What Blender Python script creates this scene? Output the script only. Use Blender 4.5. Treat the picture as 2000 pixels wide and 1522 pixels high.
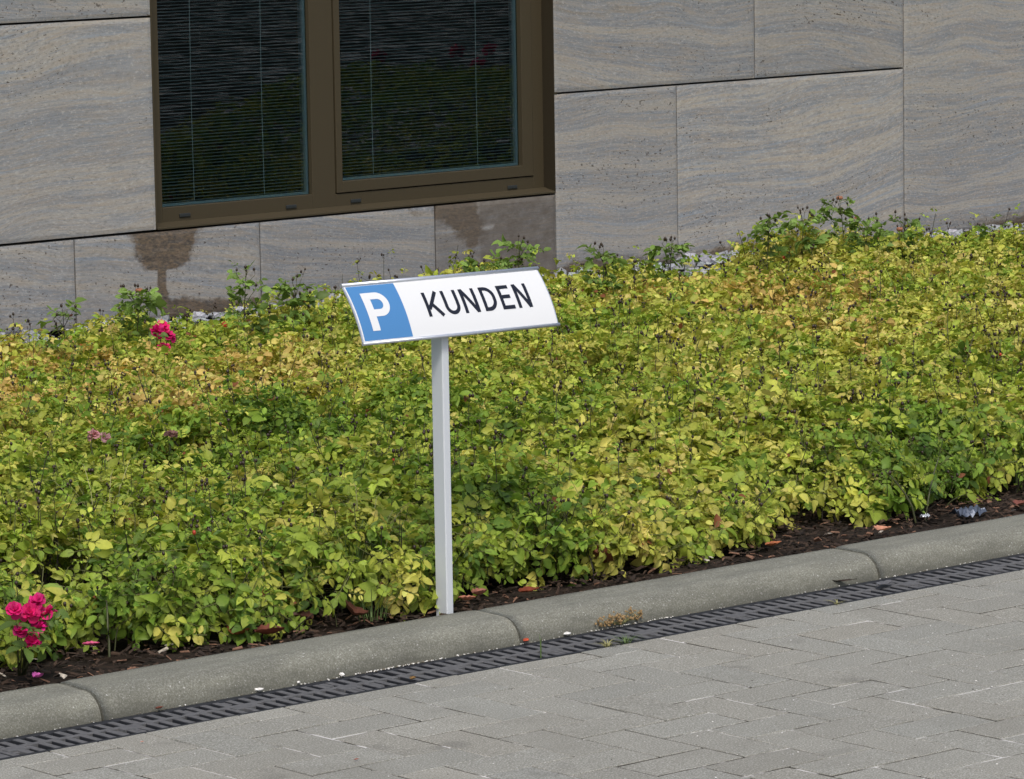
import bpy, math, random
import numpy as np
from mathutils import Vector, Matrix
R = math.radians
random.seed(7)
rng = np.random.default_rng(11)

# ------------------------------------------------------------------ camera, sky, sun, exposure
scene = bpy.context.scene
for o in list(bpy.data.objects): bpy.data.objects.remove(o)
C = scene.collection
cam = bpy.data.cameras.new('camera')
cam.sensor_fit = 'HORIZONTAL'; cam.sensor_width = 36.0
cam.lens = 8.3958 * 18.0
cam.clip_start = 0.1; cam.clip_end = 2000
co = bpy.data.objects.new('camera', cam); C.objects.link(co)
rt = Vector((0.75810549, -0.65192951, -0.01624727)); up = Vector((0.09961205, 0.09114167, 0.9908434)); fw = Vector((0.64447925, 0.75278225, -0.13403503))
m = Matrix((rt, up, -fw)).transposed().to_4x4(); m.translation = Vector((-5.3212, -6.4237, 1.5721))
co.matrix_world = m
scene.camera = co

SUN_EL, SUN_AZ = 54.0, 216.0       # azimuth clockwise from +Y
w = bpy.data.worlds.new('World'); scene.world = w; w.use_nodes = True
nt = w.node_tree; nt.nodes.clear()
sky = nt.nodes.new('ShaderNodeTexSky'); sky.sky_type = 'NISHITA'; sky.sun_disc = False
sky.sun_elevation = R(SUN_EL); sky.sun_rotation = R(SUN_AZ)
sky.air_density = 1.0; sky.dust_density = 4.0; sky.ozone_density = 1.0
bg = nt.nodes.new('ShaderNodeBackground'); bg.inputs['Strength'].default_value = 0.11
ow = nt.nodes.new('ShaderNodeOutputWorld')
nt.links.new(sky.outputs[0], bg.inputs[0]); nt.links.new(bg.outputs[0], ow.inputs[0])
sl = bpy.data.lights.new('sun', 'SUN'); sl.energy = 1.5; sl.angle = R(14); sl.color = (1.0, 0.965, 0.915)
so = bpy.data.objects.new('sun', sl); C.objects.link(so)
sd = Vector((math.sin(R(SUN_AZ)) * math.cos(R(SUN_EL)), math.cos(R(SUN_AZ)) * math.cos(R(SUN_EL)), math.sin(R(SUN_EL))))
so.rotation_euler = sd.to_track_quat('Z', 'Y').to_euler()
vs = scene.view_settings; vs.view_transform = 'Standard'; vs.look = 'None'; vs.gamma = 1; vs.use_curve_mapping = False
vs.exposure = 0.36

# ------------------------------------------------------------------ helpers
def tag(o, label=None, cat=None, group=None, kind=None):
    if label: o['label'] = label
    if cat: o['category'] = cat
    if group: o['group'] = group
    if kind: o['kind'] = kind
    return o
def empty(name, loc=(0, 0, 0), rot=(0, 0, 0)):
    o = bpy.data.objects.new(name, None); C.objects.link(o); o.location = loc; o.rotation_euler = rot
    o.empty_display_size = 0.05
    return o
class MB:
    def __init__(s): s.v = []; s.f = []; s.mi = []
    def add(s, vs, fs, mi=0):
        b = len(s.v); s.v += [tuple(p) for p in vs]; s.f += [[i + b for i in f] for f in fs]; s.mi += [mi] * len(fs)
    def box(s, x0, x1, y0, y1, z0, z1, mi=0):
        s.add([(x0,y0,z0),(x1,y0,z0),(x1,y1,z0),(x0,y1,z0),(x0,y0,z1),(x1,y0,z1),(x1,y1,z1),(x0,y1,z1)],
              [(0,3,2,1),(4,5,6,7),(0,1,5,4),(1,2,6,5),(2,3,7,6),(3,0,4,7)], mi)
    def tube(s, pts, rad, n=6, mi=0, cap=True):
        pts = [Vector(p) for p in pts]
        if not hasattr(rad, '__len__'): rad = [rad] * len(pts)
        ring = []; V = []
        for i, p in enumerate(pts):
            d = (pts[min(i+1, len(pts)-1)] - pts[max(i-1, 0)]).normalized()
            a = d.cross(Vector((0.13, 0.21, 1)) if abs(d.z) < .95 else Vector((1, 0.1, 0))).normalized(); b = d.cross(a)
            for k in range(n):
                t = 2 * math.pi * k / n; V.append(p + (a * math.cos(t) + b * math.sin(t)) * rad[i])
        F = []
        for i in range(len(pts) - 1):
            for k in range(n): F.append((i*n+k, i*n+(k+1) % n, (i+1)*n+(k+1) % n, (i+1)*n+k))
        if cap: F.append(tuple(range(n))[::-1]); F.append(tuple((len(pts)-1)*n + k for k in range(n)))
        s.add(V, F, mi)
    def ball(s, c, r, mi=0, n=6, m=4, sq=(1, 1, 1)):
        V = [(c[0], c[1], c[2] + r * sq[2])]
        for i in range(1, m):
            t = math.pi * i / m
            for k in range(n):
                p = 2 * math.pi * k / n
                V.append((c[0] + r*sq[0]*math.sin(t)*math.cos(p), c[1] + r*sq[1]*math.sin(t)*math.sin(p), c[2] + r*sq[2]*math.cos(t)))
        V.append((c[0], c[1], c[2] - r * sq[2])); F = []
        for k in range(n): F.append((0, 1+k, 1+(k+1) % n)); F.append((len(V)-1, 1+(m-2)*n+(k+1) % n, 1+(m-2)*n+k))
        for i in range(m-2):
            for k in range(n): F.append((1+i*n+k, 1+(i+1)*n+k, 1+(i+1)*n+(k+1) % n, 1+i*n+(k+1) % n))
        s.add(V, F, mi)
    def build(s, name, mats, parent=None, smooth=False, bevel=0):
        me = bpy.data.meshes.new(name); me.from_pydata(s.v, [], s.f)
        if not isinstance(mats, (list, tuple)): mats = [mats]
        for mm in mats: me.materials.append(mm)
        if len(mats) > 1: me.polygons.foreach_set('material_index', s.mi)
        me.polygons.foreach_set('use_smooth', [bool(smooth)] * len(s.f))
        me.update()
        o = bpy.data.objects.new(name, me); C.objects.link(o)
        if parent: o.parent = parent
        if bevel:
            b = o.modifiers.new('bevel', 'BEVEL'); b.width = bevel; b.segments = 2; b.limit_method = 'ANGLE'
        return o
def mesh_np(name, V, faces, mats, cols=None, parent=None, smooth=False, mi=None):
    """faces: list of int arrays (n,k)"""
    me = bpy.data.meshes.new(name)
    me.vertices.add(len(V)); me.vertices.foreach_set('co', np.asarray(V, np.float32).ravel())
    nl = sum(f.size for f in faces); nf = sum(len(f) for f in faces)
    me.loops.add(nl); me.loops.foreach_set('vertex_index', np.concatenate([f.ravel() for f in faces]).astype(np.int32))
    tot = np.concatenate([np.full(len(f), f.shape[1]) for f in faces]); st = np.concatenate([[0], np.cumsum(tot)[:-1]])
    me.polygons.add(nf); me.polygons.foreach_set('loop_start', st.astype(np.int32)); me.polygons.foreach_set('loop_total', tot.astype(np.int32))
    if not isinstance(mats, (list, tuple)): mats = [mats]
    for mm in mats: me.materials.append(mm)
    if mi is not None: me.polygons.foreach_set('material_index', np.concatenate(mi).astype(np.int32))
    me.polygons.foreach_set('use_smooth', np.full(nf, bool(smooth)))
    me.update(calc_edges=True)
    if cols is not None:
        a = me.attributes.new('tint', 'FLOAT_COLOR', 'POINT')
        c4 = np.ones((len(V), 4), np.float32); c4[:, :3] = cols; a.data.foreach_set('color', c4.ravel())
    o = bpy.data.objects.new(name, me); C.objects.link(o)
    if parent: o.parent = parent
    return o
_G = np.random.default_rng(5).random((64, 64))
def vnoise(x, y, s=1.0, off=0.0):
    x = np.asarray(x, float) * s + off * 7.31 + 100; y = np.asarray(y, float) * s + off * 3.77 + 100
    xi = np.floor(x).astype(int); yi = np.floor(y).astype(int); fx = x - xi; fy = y - yi
    fx = fx*fx*(3-2*fx); fy = fy*fy*(3-2*fy)
    g = lambda a, b: _G[a % 64, b % 64]
    return (g(xi, yi)*(1-fx) + g(xi+1, yi)*fx)*(1-fy) + (g(xi, yi+1)*(1-fx) + g(xi+1, yi+1)*fx)*fy

# ------------------------------------------------------------------ materials
class NT:
    def __init__(s, name):
        s.m = bpy.data.materials.new(name); s.m.use_nodes = True; s.t = s.m.node_tree; s.t.nodes.clear()
        s.out = s.n('ShaderNodeOutputMaterial')
    def n(s, typ, **kw):
        nd = s.t.nodes.new(typ)
        for k, v in kw.items():
            if k in nd.inputs.keys(): 
                s.set(nd, k, v)
            else: setattr(nd, k, v)
        return nd
    def set(s, nd, k, v):
        if isinstance(v, bpy.types.NodeSocket): s.t.links.new(v, nd.inputs[k])
        else: nd.inputs[k].default_value = v
    def pos(s): return s.n('ShaderNodeNewGeometry').outputs['Position']
    def obj(s): return s.n('ShaderNodeTexCoord').outputs['Object']
    def scale(s, v, sc, loc=(0, 0, 0), rot=(0, 0, 0)):
        mp = s.n('ShaderNodeMapping'); s.t.links.new(v, mp.inputs['Vector'])
        for k, val in (('Scale', sc), ('Location', loc), ('Rotation', rot)):
            s.set(mp, k, val)
        return mp.outputs[0]
    def noise(s, v, sc, det=4, rough=.55, dist=0):
        nd = s.n('ShaderNodeTexNoise'); s.t.links.new(v, nd.inputs['Vector'])
        nd.inputs['Scale'].default_value = sc; nd.inputs['Detail'].default_value = det; nd.inputs['Roughness'].default_value = rough
        nd.inputs['Distortion'].default_value = dist
        return nd.outputs['Fac']
    def ramp(s, f, stops):
        r = s.n('ShaderNodeValToRGB'); s.t.links.new(f, r.inputs[0]); e = r.color_ramp.elements
        while len(e) < len(stops): e.new(.5)
        for i, (p, c) in enumerate(stops):
            e[i].position = p
            e[i].color = (c, c, c, 1) if not hasattr(c, '__len__') else (*c, 1)
        return r.outputs[0]
    def mix(s, f, a, b, mode='MIX'):
        nd = s.n('ShaderNodeMix', data_type='RGBA', blend_type=mode)
        for i, v in ((0, f), (6, a), (7, b)):
            if isinstance(v, bpy.types.NodeSocket): s.t.links.new(v, nd.inputs[i])
            else: nd.inputs[i].default_value = v if i == 0 else (*v, 1)
        return nd.outputs[2]
    def math(s, op, a, b=0.0, clamp=False):
        nd = s.n('ShaderNodeMath', operation=op, use_clamp=clamp)
        for i, v in enumerate((a, b)):
            if isinstance(v, bpy.types.NodeSocket): s.t.links.new(v, nd.inputs[i])
            else: nd.inputs[i].default_value = v
        return nd.outputs[0]
    def attr(s, name, out='Color'):
        return s.n('ShaderNodeAttribute', attribute_name=name).outputs[out]
    def bump(s, h, strength=.3, dist=.002):
        b = s.n('ShaderNodeBump'); s.t.links.new(h, b.inputs['Height']); b.inputs['Strength'].default_value = strength; b.inputs['Distance'].default_value = dist
        return b.outputs[0]
    def pr(s, color, rough=.7, metal=0, normal=None, spec=.5, **kw):
        p = s.n('ShaderNodeBsdfPrincipled')
        for k, v in (('Base Color', color), ('Roughness', rough), ('Metallic', metal), ('Specular IOR Level', spec)):
            if isinstance(v, bpy.types.NodeSocket): s.t.links.new(v, p.inputs[k])
            else: p.inputs[k].default_value = (*v, 1) if hasattr(v, '__len__') else v
        if normal is not None: s.t.links.new(normal, p.inputs['Normal'])
        return p
    def done(s, sh):
        s.t.links.new(sh if isinstance(sh, bpy.types.NodeSocket) else sh.outputs[0], s.out.inputs[0]); return s.m
def flat(name, col, rough=.6, metal=0, var=.12, sc=60, spec=.5, bump=.0):
    n = NT(name); p = n.pos(); f = n.noise(p, sc, 3)
    c = n.mix(f, tuple(x*(1-var) for x in col), tuple(min(1, x*(1+var)) for x in col))
    return n.done(n.pr(c, rough, metal, n.bump(f, bump, .001) if bump else None, spec))

def stone_mat():
    n = NT('grey_banded_stone'); g = n.pos(); rnd = n.n('ShaderNodeObjectInfo').outputs['Random']
    # shift every slab to another place of the stone
    cmb = n.n('ShaderNodeCombineXYZ')
    n.t.links.new(n.math('MULTIPLY', rnd, 37.0), cmb.inputs[0]); n.t.links.new(n.math('MULTIPLY', rnd, 91.0), cmb.inputs[1]); n.t.links.new(n.math('MULTIPLY', rnd, 53.0), cmb.inputs[2])
    va = n.n('ShaderNodeVectorMath', operation='ADD'); n.t.links.new(g, va.inputs[0]); n.t.links.new(cmb.outputs[0], va.inputs[1]); p = va.outputs[0]
    rot = n.math('MULTIPLY', n.math('SUBTRACT', rnd, .5), .24)
    rv = n.n('ShaderNodeVectorRotate', rotation_type='Y_AXIS'); n.t.links.new(p, rv.inputs['Vector']); n.t.links.new(rot, rv.inputs['Angle']); p = rv.outputs[0]
    # soft folding of the bands
    wv = n.noise(n.scale(p, (.9, .9, 1.5)), 1.0, 2, .5)
    off = n.n('ShaderNodeCombineXYZ'); n.t.links.new(n.math('MULTIPLY', wv, .26), off.inputs[2])
    va2 = n.n('ShaderNodeVectorMath', operation='ADD'); n.t.links.new(p, va2.inputs[0]); n.t.links.new(off.outputs[0], va2.inputs[1]); q = va2.outputs[0]
    band = n.noise(n.scale(q, (.55, .55, 13)), 1.0, 7, .72)
    fine = n.noise(n.scale(q, (9, 9, 120)), 1.0, 4, .65)
    grain = n.noise(n.scale(q, (70, 70, 170)), 1.0, 3, .6)
    big = n.noise(p, 2.2, 2)
    c = n.ramp(band, [(.30, (.190, .177, .160)), (.40, (.275, .284, .300)), (.46, (.205, .218, .240)), (.51, (.285, .290, .300)), (.57, (.352, .332, .302)), (.65, (.258, .270, .290))])
    c = n.mix(n.ramp(fine, [(.46, 0), (.66, .60)]), c, (.33, .275, .215))
    c = n.mix(n.ramp(fine, [(.30, .7), (.45, 0)]), c, (.165, .190, .225))
    streak = n.noise(n.scale(q, (2.2, 2.2, 75)), 1.0, 2, .5)
    c = n.mix(n.ramp(streak, [(.64, 0), (.70, .55)]), c, (.235, .285, .35))
    c = n.mix(n.ramp(streak, [(.29, .45), (.36, 0)]), c, (.36, .31, .255))
    c = n.mix(n.ramp(grain, [(.30, .6), (.45, 0)]), c, (.15, .143, .135))
    c = n.mix(n.ramp(grain, [(.57, 0), (.70, .55)]), c, (.48, .47, .455))
    spark = n.noise(p, 210, 2)
    c = n.mix(n.ramp(spark, [(.62, 0), (.70, .8)]), c, (.46, .38, .31))
    pit = n.noise(n.scale(p, (75, 75, 130)), 1.0, 1); area = n.noise(n.scale(q, (2.2, 2.2, 6)), 1.0, 2)
    pits = n.math('MULTIPLY', n.ramp(pit, [(.655, 0), (.71, 1)]), n.ramp(area, [(.47, 0), (.57, 1)]))
    c = n.mix(n.math('MULTIPLY', pits, .85), c, (.055, .036, .024))
    c = n.mix(n.ramp(big, [(.3, 0), (.7, .22)]), c, (.29, .285, .28))
    c = n.mix(1.0, c, n.ramp(rnd, [(0, (.89, .90, .885)), (1, (1.09, 1.10, 1.07))]), 'MULTIPLY')
    # wet stains, painted with a shape of their own on each slab
    wet = n.attr('wet', 'Fac'); wn = n.noise(n.scale(p, (22, 22, 34)), 1.0, 6, .72)
    wf = n.ramp(n.math('ADD', wet, n.math('MULTIPLY', n.math('SUBTRACT', wn, .5), 1.35)), [(.27, 0), (.62, .95)])
    wf = n.math('MULTIPLY', wf, n.ramp(n.noise(n.scale(p, (14, 14, 60)), 1.0, 4, .7), [(.30, .8), (.50, 1)]))
    wc = n.mix(n.ramp(grain, [(.35, 0), (.65, 1)]), n.mix(n.ramp(fine, [(.35, 0), (.65, 1)]), (.026, .021, .015), (.070, .053, .033)), (.14, .092, .05))
    c = n.mix(wf, c, n.mix(.9, c, wc))
    damp = n.attr('damp', 'Fac')
    c = n.mix(n.math('MULTIPLY', n.math('MULTIPLY', damp, n.math('ADD', wn, .5)), .95), c, (.105, .088, .072))
    rough = n.math('SUBTRACT', .72, n.math('MULTIPLY', wf, .25))
    h = n.math('SUBTRACT', n.math('ADD', n.math('MULTIPLY', grain, .5), n.math('MULTIPLY', fine, .6)), pits)
    return n.done(n.pr(c, rough, 0, n.bump(h, .35, .0025), .35))
def concrete_mat(name, base, dark, light, grime_shade=0.0, sc=1.0, tint=False):
    n = NT(name); p = n.pos()
    b = n.noise(p, 7*sc, 5, .6); f = n.noise(p, 300, 3, .75); s2 = n.noise(p, 230, 1)
    c = n.mix(n.ramp(b, [(.3, 0), (.7, 1)]), dark, base)
    c = n.mix(n.ramp(f, [(.36, .75 if tint else .45), (.49, 0)]), c, tuple(x*.45 for x in base))
    c = n.mix(n.ramp(f, [(.51, 0), (.62, .75)]), c, light)
    c = n.mix(n.ramp(s2, [(.70, 0), (.76, .8)]), c, (.62, .62, .60))
    if tint:
        c = n.mix(1.0, c, n.attr('tint'), 'MULTIPLY')
        lf = n.noise(p, 3.1, 5, .65); c = n.mix(n.ramp(lf, [(.50, 0), (.72, .38)]), c, (.13, .125, .105))
        oil = n.noise(n.scale(p, (1, 1, 1), (7, 3, 0)), 5.5, 2); c = n.mix(n.ramp(oil, [(.66, 0), (.74, .35)]), c, (.10, .097, .088))
    if grime_shade:
        zz = n.n('ShaderNodeSeparateXYZ'); n.t.links.new(p, zz.inputs[0]); al = n.noise(n.scale(p, (9, 1, 30)), 1, 4, .7)
        lo = n.math('ADD', n.math('MULTIPLY', zz.outputs[2], -14.0), n.math('MULTIPLY', n.math('SUBTRACT', al, .5), 1.6))
        c = n.mix(n.ramp(lo, [(.15, 0), (.75, .55)]), c, (.105, .105, .085))  # darker towards the kerb foot: dirt, with some shade painted in
        g = n.noise(n.scale(p, (5, 22, 22)), 1, 5, .7)
        c = n.mix(n.ramp(g, [(.42, 0), (.68, grime_shade)]), c, (.045, .045, .043))
    return n.done(n.pr(c, .88, 0, n.bump(f, .5, .0012), .25))
M = {}
M['stone'] = stone_mat()
M['kerb'] = concrete_mat('kerb_concrete', (.215, .216, .176), (.186, .187, .152), (.33, .335, .295), .30)
M['paver'] = concrete_mat('paver_concrete', (.300, .295, .256), (.240, .236, .204), (.46, .462, .42), .0, .45, True)
M['core'] = flat('dark_cavity', (.012, .012, .012), .9)
M['brown'] = flat('bronze_window_paint', (.054, .043, .024), .55, 0, .14, 400, .3)
M['jamb'] = flat('bronze_reveal_painted_shade', (.034, .027, .016), .5, 0, .14, 400, .3)  # window bronze darkened, the reveal's shade is put into the colour
M['cap'] = flat('weep_cap_plastic', (.022, .026, .028), .45)
M['gasket'] = flat('pale_spacer_metal', (.17, .215, .26), .4, .2)
M['slat'] = flat('blind_slat_paint', (.042, .058, .068), .45, .0)
M['cord'] = flat('blind_cord', (.24, .28, .31), .7)
M['room'] = flat('dark_room', (.02, .02, .02), .9)
M['alu'] = flat('silver_aluminium', (.60, .64, .675), .5, .0, .03, 500)
M['rail'] = flat('rail_aluminium', (.60, .64, .70), .30, .6, .03, 500)
M['white'] = flat('white_sign_sheet', (.74, .76, .77), .35, 0, .01, 500)
M['blue'] = flat('blue_sign_sheet', (.072, .228, .49), .35, 0, .04, 500)
M['ink'] = flat('black_letter_film', (.010, .012, .022), .4)
M['edge'] = flat('dark_sign_edge', (.06, .06, .07), .5)
M['grate'] = flat('cast_grate_dusty', (.112, .113, .116), .8, .0, .45, 90, .3, .6)
M['graterim'] = flat('cast_grate_rim', (.022, .024, .029), .7, .1, .5, 60, .4, .5)
M['sandgrit'] = flat('grate_silt', (.022, .024, .030), .95, 0, .5, 200)
M['drain'] = flat('drain_inside', (.02, .02, .022), .9)
M['ground'] = flat('ground_concrete', (.33, .32, .30), .9, 0, .15, 4)
def glass():
    n = NT('window_glass'); fr = n.n('ShaderNodeFresnel'); fr.inputs['IOR'].default_value = 1.46
    bf = n.math('MULTIPLY', fr.outputs[0], n.math('SUBTRACT', 1.0, n.n('ShaderNodeNewGeometry').outputs['Backfacing']))
    tr = n.n('ShaderNodeBsdfTransparent'); tr.inputs[0].default_value = (.72, .80, .80, 1)
    gl = n.n('ShaderNodeBsdfGlossy'); gl.inputs['Roughness'].default_value = .004; gl.inputs[0].default_value = (.95, 1, 1, 1)
    mx = n.n('ShaderNodeMixShader'); n.t.links.new(bf, mx.inputs[0]); n.t.links.new(tr.outputs[0], mx.inputs[1]); n.t.links.new(gl.outputs[0], mx.inputs[2])
    return n.done(mx)
M['glass'] = glass()
def leaf_mat(name, transl=.38, rough=.5, spec=.25):
    n = NT(name); c = n.attr('tint'); p = n.pos(); v = n.noise(p, 160, 3)
    c = n.mix(n.ramp(v, [(.3, .35), (.6, 0)]), c, n.mix(1.0, c, (.62, .72, .55), 'MULTIPLY'))
    pb = n.pr(c, rough, 0, n.bump(v, .25, .001), spec)
    tl = n.n('ShaderNodeBsdfTranslucent'); n.t.links.new(n.mix(1.0, c, (1.0, 1.0, .6), 'MULTIPLY'), tl.inputs[0])
    mx = n.n('ShaderNodeMixShader'); mx.inputs[0].default_value = transl
    n.t.links.new(pb.outputs[0], mx.inputs[1]); n.t.links.new(tl.outputs[0], mx.inputs[2])
    return n.done(mx)
M['leaf'] = leaf_mat('rose_leaf')
M['petal'] = leaf_mat('rose_petal', .3, .55, .3)
M['dry'] = leaf_mat('dry_leaf', .1, .6, .3)
M['stem'] = flat('rose_stem', (.055, .062, .022), .6, 0, .5, 40)
M['darkstem'] = flat('dark_twig', (.022, .017, .012), .8, 0, .4, 40)
M['hip'] = flat('brown_rose_hip', (.028, .016, .009), .45, 0, .5, 25)
M['redhip'] = flat('red_rose_hip', (.42, .045, .018), .45)
M['grass'] = flat('grass_blade', (.10, .16, .045), .55, 0, .3, 30)
M['straw'] = flat('straw_blade', (.28, .27, .11), .6, 0, .3, 30)
def tintmat(name, rough=.85, spec=.3):
    n = NT(name); p = n.pos(); f = n.noise(p, 120, 4)
    c = n.mix(1.0, n.attr('tint'), n.ramp(f, [(.3, .6), (.7, 1.25)]), 'MULTIPLY')
    return n.done(n.pr(c, rough, 0, n.bump(f, .5, .002), spec))
M['mulch'] = tintmat('bark_mulch', .8); M['gravel'] = tintmat('pale_gravel', .85)
def soil():
    n = NT('dark_soil'); p = n.pos(); f = n.noise(p, 60, 5); g = n.noise(p, 14, 3)
    c = n.mix(f, (.007, .006, .005), (.034, .024, .017)); c = n.mix(n.ramp(g, [(.5, 0), (.8, .5)]), c, (.05, .03, .02))
    return n.done(n.pr(c, .95, 0, n.bump(f, .8, .01), .2))
M['soil'] = soil()
def jointsand():
    n = NT('paving_joint_sand'); p = n.pos(); f = n.noise(p, 8, 3); g = n.noise(p, 250, 3)
    d = n.mix(g, (.012, .011, .008), (.055, .048, .036)); l = n.mix(g, (.40, .39, .37), (.85, .84, .82))
    return n.done(n.pr(n.mix(n.ramp(f, [(.53, 0), (.60, 1)]), d, l), .95, 0, None, .2))
M['sand'] = jointsand()

# ------------------------------------------------------------------ ground, soil, drain channel
W = 4.45; PZ = -.05; GY = -.287
b = MB(); b.add([(-300, -300, PZ-.0016), (300, -300, PZ-.0016), (300, GY, PZ-.0016), (-300, GY, PZ-.0016)], [(0, 1, 2, 3)])
tag(b.build('ground', M['sand']), kind='structure')
nx, ny = 190, 60
X, Y = np.meshgrid(np.linspace(-6, 13, nx), np.linspace(-.004, W+.03, ny), indexing='ij')
Zs = -.016 + .022*(vnoise(X, Y, 6)-.5) + .012*(vnoise(X, Y, 19, 2)-.5) - .02*np.clip(.06-Y, 0, .06)/.06
V = np.stack([X, Y, Zs], -1).reshape(-1, 3); I = np.arange(nx*ny).reshape(nx, ny)
F = np.stack([I[:-1, :-1], I[1:, :-1], I[1:, 1:], I[:-1, 1:]], -1).reshape(-1, 4)
tag(mesh_np('soil', V, [F], M['soil'], smooth=True), kind='structure')
b = MB(); b.add([(-300, -.13, -.20), (300, -.13, -.20), (300, 300, -.20), (-300, 300, -.20)], [(0, 1, 2, 3)])
b.add([(-300, GY+.0015, -.06), (300, GY+.0015, -.06), (300, GY+.0015, -.17), (-300, GY+.0015, -.17)], [(0, 1, 2, 3)])
b.add([(-300, GY+.0015, -.075), (300, GY+.0015, -.075), (300, -.13, -.075), (-300, -.13, -.075)], [(0, 1, 2, 3)])
tag(b.build('drain_channel', M['sandgrit']), kind='structure')

# ------------------------------------------------------------------ pavers: herringbone of 20 x 10 blocks (the paved ground)
cell = .1037; px0, py0 = -.112, -.353
Vp = []; Fp = []; Cp = []
def paver(x0, x1, y0, y1):
    y1 = min(y1, GY - .001)
    if y1 - y0 < .018: return
    g = .0017 + random.random()*.0015; x0 += g; x1 -= g; y0 += g; y1 -= g * (0 if abs(y1-(GY-.001)) < 1e-6 else 1)
    z = PZ + random.gauss(0, .00045); tx, ty = random.gauss(0, .003), random.gauss(0, .003)
    cx, cy = (x0+x1)/2, (y0+y1)/2; c = .0011 + random.random()*.0006; k = len(Vp)
    for (i, dz) in ((0, -.03), (0, -.0010), (c, 0)):
        for (xx, yy) in ((x0+i, y0+i), (x1-i, y0+i), (x1-i, y1-i), (x0+i, y1-i)):
            Vp.append((xx, yy, z + dz + (xx-cx)*tx + (yy-cy)*ty))
    for r in (0, 4):
        for q in range(4): Fp.append((k+r+q, k+r+(q+1) % 4, k+r+4+(q+1) % 4, k+r+4+q))
    Fp.append((k+8, k+9, k+10, k+11))
    t = random.gauss(1, .04); h = random.gauss(0, .008)
    Cp.extend([(t+h, t, t-h)] * 12)
for j in range(-1, 56):
    for i in range(-34, 76):
        if i > 40 and j > 30: continue
        s = (i - j) % 4; x = px0 + i*cell; yt = py0 - j*cell
        if s == 0: paver(x, x+cell, yt-2*cell, yt)
        elif s == 1: paver(x, x+2*cell, yt-cell, yt)
        elif j == -1 and s == 3: paver(x, x+cell, yt-cell, yt)
tag(mesh_np('paving', np.array(Vp), [np.array(Fp)], M['paver'], np.array(Cp)), kind='structure')

# ------------------------------------------------------------------ kerb stones, 1 m bullnosed
def kerb_mesh(L, name, parent=None, seed=0):
    r_ = random.Random(seed)
    prof = [(.0, -.12), (.0, -.006), (-.004, .0)]
    for i in range(4): prof.append((-.02 - .0175*i, -.0004*i))
    cy, cz, rr = -.088, -.052, .052
    for i in range(0, 11):
        a = R(90 + 9*i); prof.append((cy + rr*math.cos(a), cz + rr*math.sin(a) - .001))
    prof.append((-.140, -.12))
    n = max(2, int(L/.02)); b = MB(); V = []
    for i in range(n+1):
        t = i/n; x = t*L
        e = .0016 * (1 if i in (0, n) else 0)
        for (y, z) in prof:
            wob = .0007*math.sin(x*13+y*60+seed)
            V.append((x, y + (e if y < -.07 else 0), z - e*(1 if z > -.05 else 0) + wob*.5))
    m_ = len(prof); F = []
    for i in range(n):
        for k in range(m_-1): F.append((i*m_+k, i*m_+k+1, (i+1)*m_+k+1, (i+1)*m_+k))
    F.append(tuple(range(m_))); F.append(tuple(n*m_+k for k in range(m_))[::-1])
    b.add(V, F)
    o = b.build(name, M['kerb'], parent, smooth=True)
    for p in o.data.polygons:
        if len(p.vertices) > 4: p.use_smooth = False
    return o
klab = ['bullnosed grey concrete kerb stone under the pink rose blooms, leftmost in the photo', 'full grey kerb stone left of the joint beside the sign post foot',
        'grey kerb stone right of the sign post with the dry little weed at its foot', 'grey kerb stone with a dark scuff at the far right, below the blue-grey wrapper']
for i, l in enumerate(klab):
    o = kerb_mesh(.994, 'kerb_stone', seed=i+3); o.location = (-1.9247 + i*1.0, 0, random.gauss(0, .0006)); tag(o, l, 'kerb stone', 'kerb stones along the rose bed')
for x in [-8.9247 + i for i in range(7)] + [2.0753 + i for i in range(11)]:
    o = kerb_mesh(.994, 'kerb', seed=int(x*3) + 40); o.location = (x, 0, 0); tag(o, kind='structure')

# ------------------------------------------------------------------ drain grates, 0.5 m
def grate_mesh(seed):
    random.seed(seed)
    b = MB(); L = .497; z1, z0 = PZ-.001, PZ-.016
    ya, yb = GY+.004, -.1405
    ym = (ya+yb)/2
    b.box(0, L, ya, ya+.009, z0, z1, 1); b.box(0, L, yb-.020, yb, z0, z1-.0015, 1); b.box(0, L, ym-.007, ym+.007, z0, z1-.0004)
    n = 17; p = L/n
    for i in range(n):
        for (y0, y1, dx) in ((ya+.009, ym-.007, .0), (ym+.007, yb-.020, .5)):
            xx = (i + dx*.9)*p; wd = .0155
            x1 = min(L, xx+wd)
            sk = random.gauss(0, .0006)
            zt = z1 - .0008 + random.gauss(0, .0004); b.box(xx+sk, x1+sk, y0, y1, z0, zt - .0012, 1); b.box(xx+sk+.0010, x1+sk-.0010, y0+.0003, y1-.0003, zt-.0012, zt)
            if random.random() < .16: b.box(x1+sk, xx+p-.0002+sk, y0 + (y1-y0)*random.uniform(0, .5), y1-.0005, z0, z1-random.uniform(.0015, .005))
    for cxx in (.12, .37):   # closed locking pads
        b.box(cxx-.022, cxx+.022, ym-.030, ym-.0081, z0, z1+.0006); b.box(cxx-.004, cxx+.004, ya+.0112, ym-.0302, z0, z1-.0001)
    return b
gms = [grate_mesh(sd_).build('drain_grate', [M['grate'], M['graterim']], bevel=.0012) for sd_ in (1, 2, 3, 4, 5)]
gl_ = 'black cast drain grate with two rows of slots, dusty, between the kerb and the pavers'
for k in range(20):
    o = gms[k] if k < 5 else gms[(k*3+k//5) % 5].copy()
    if k >= 5: C.objects.link(o)
    o.location = (-4.30 + k*.5, 0, 0)
    tag(o, gl_, 'drain grate', 'drain grates in a row along the kerb')
b = MB(); b.add([(-8, -.1395, PZ-.004), (10, -.1395, PZ-.004), (10, -.134, PZ+.0035), (-8, -.134, PZ+.0035)], [(0, 1, 2, 3)])

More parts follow.
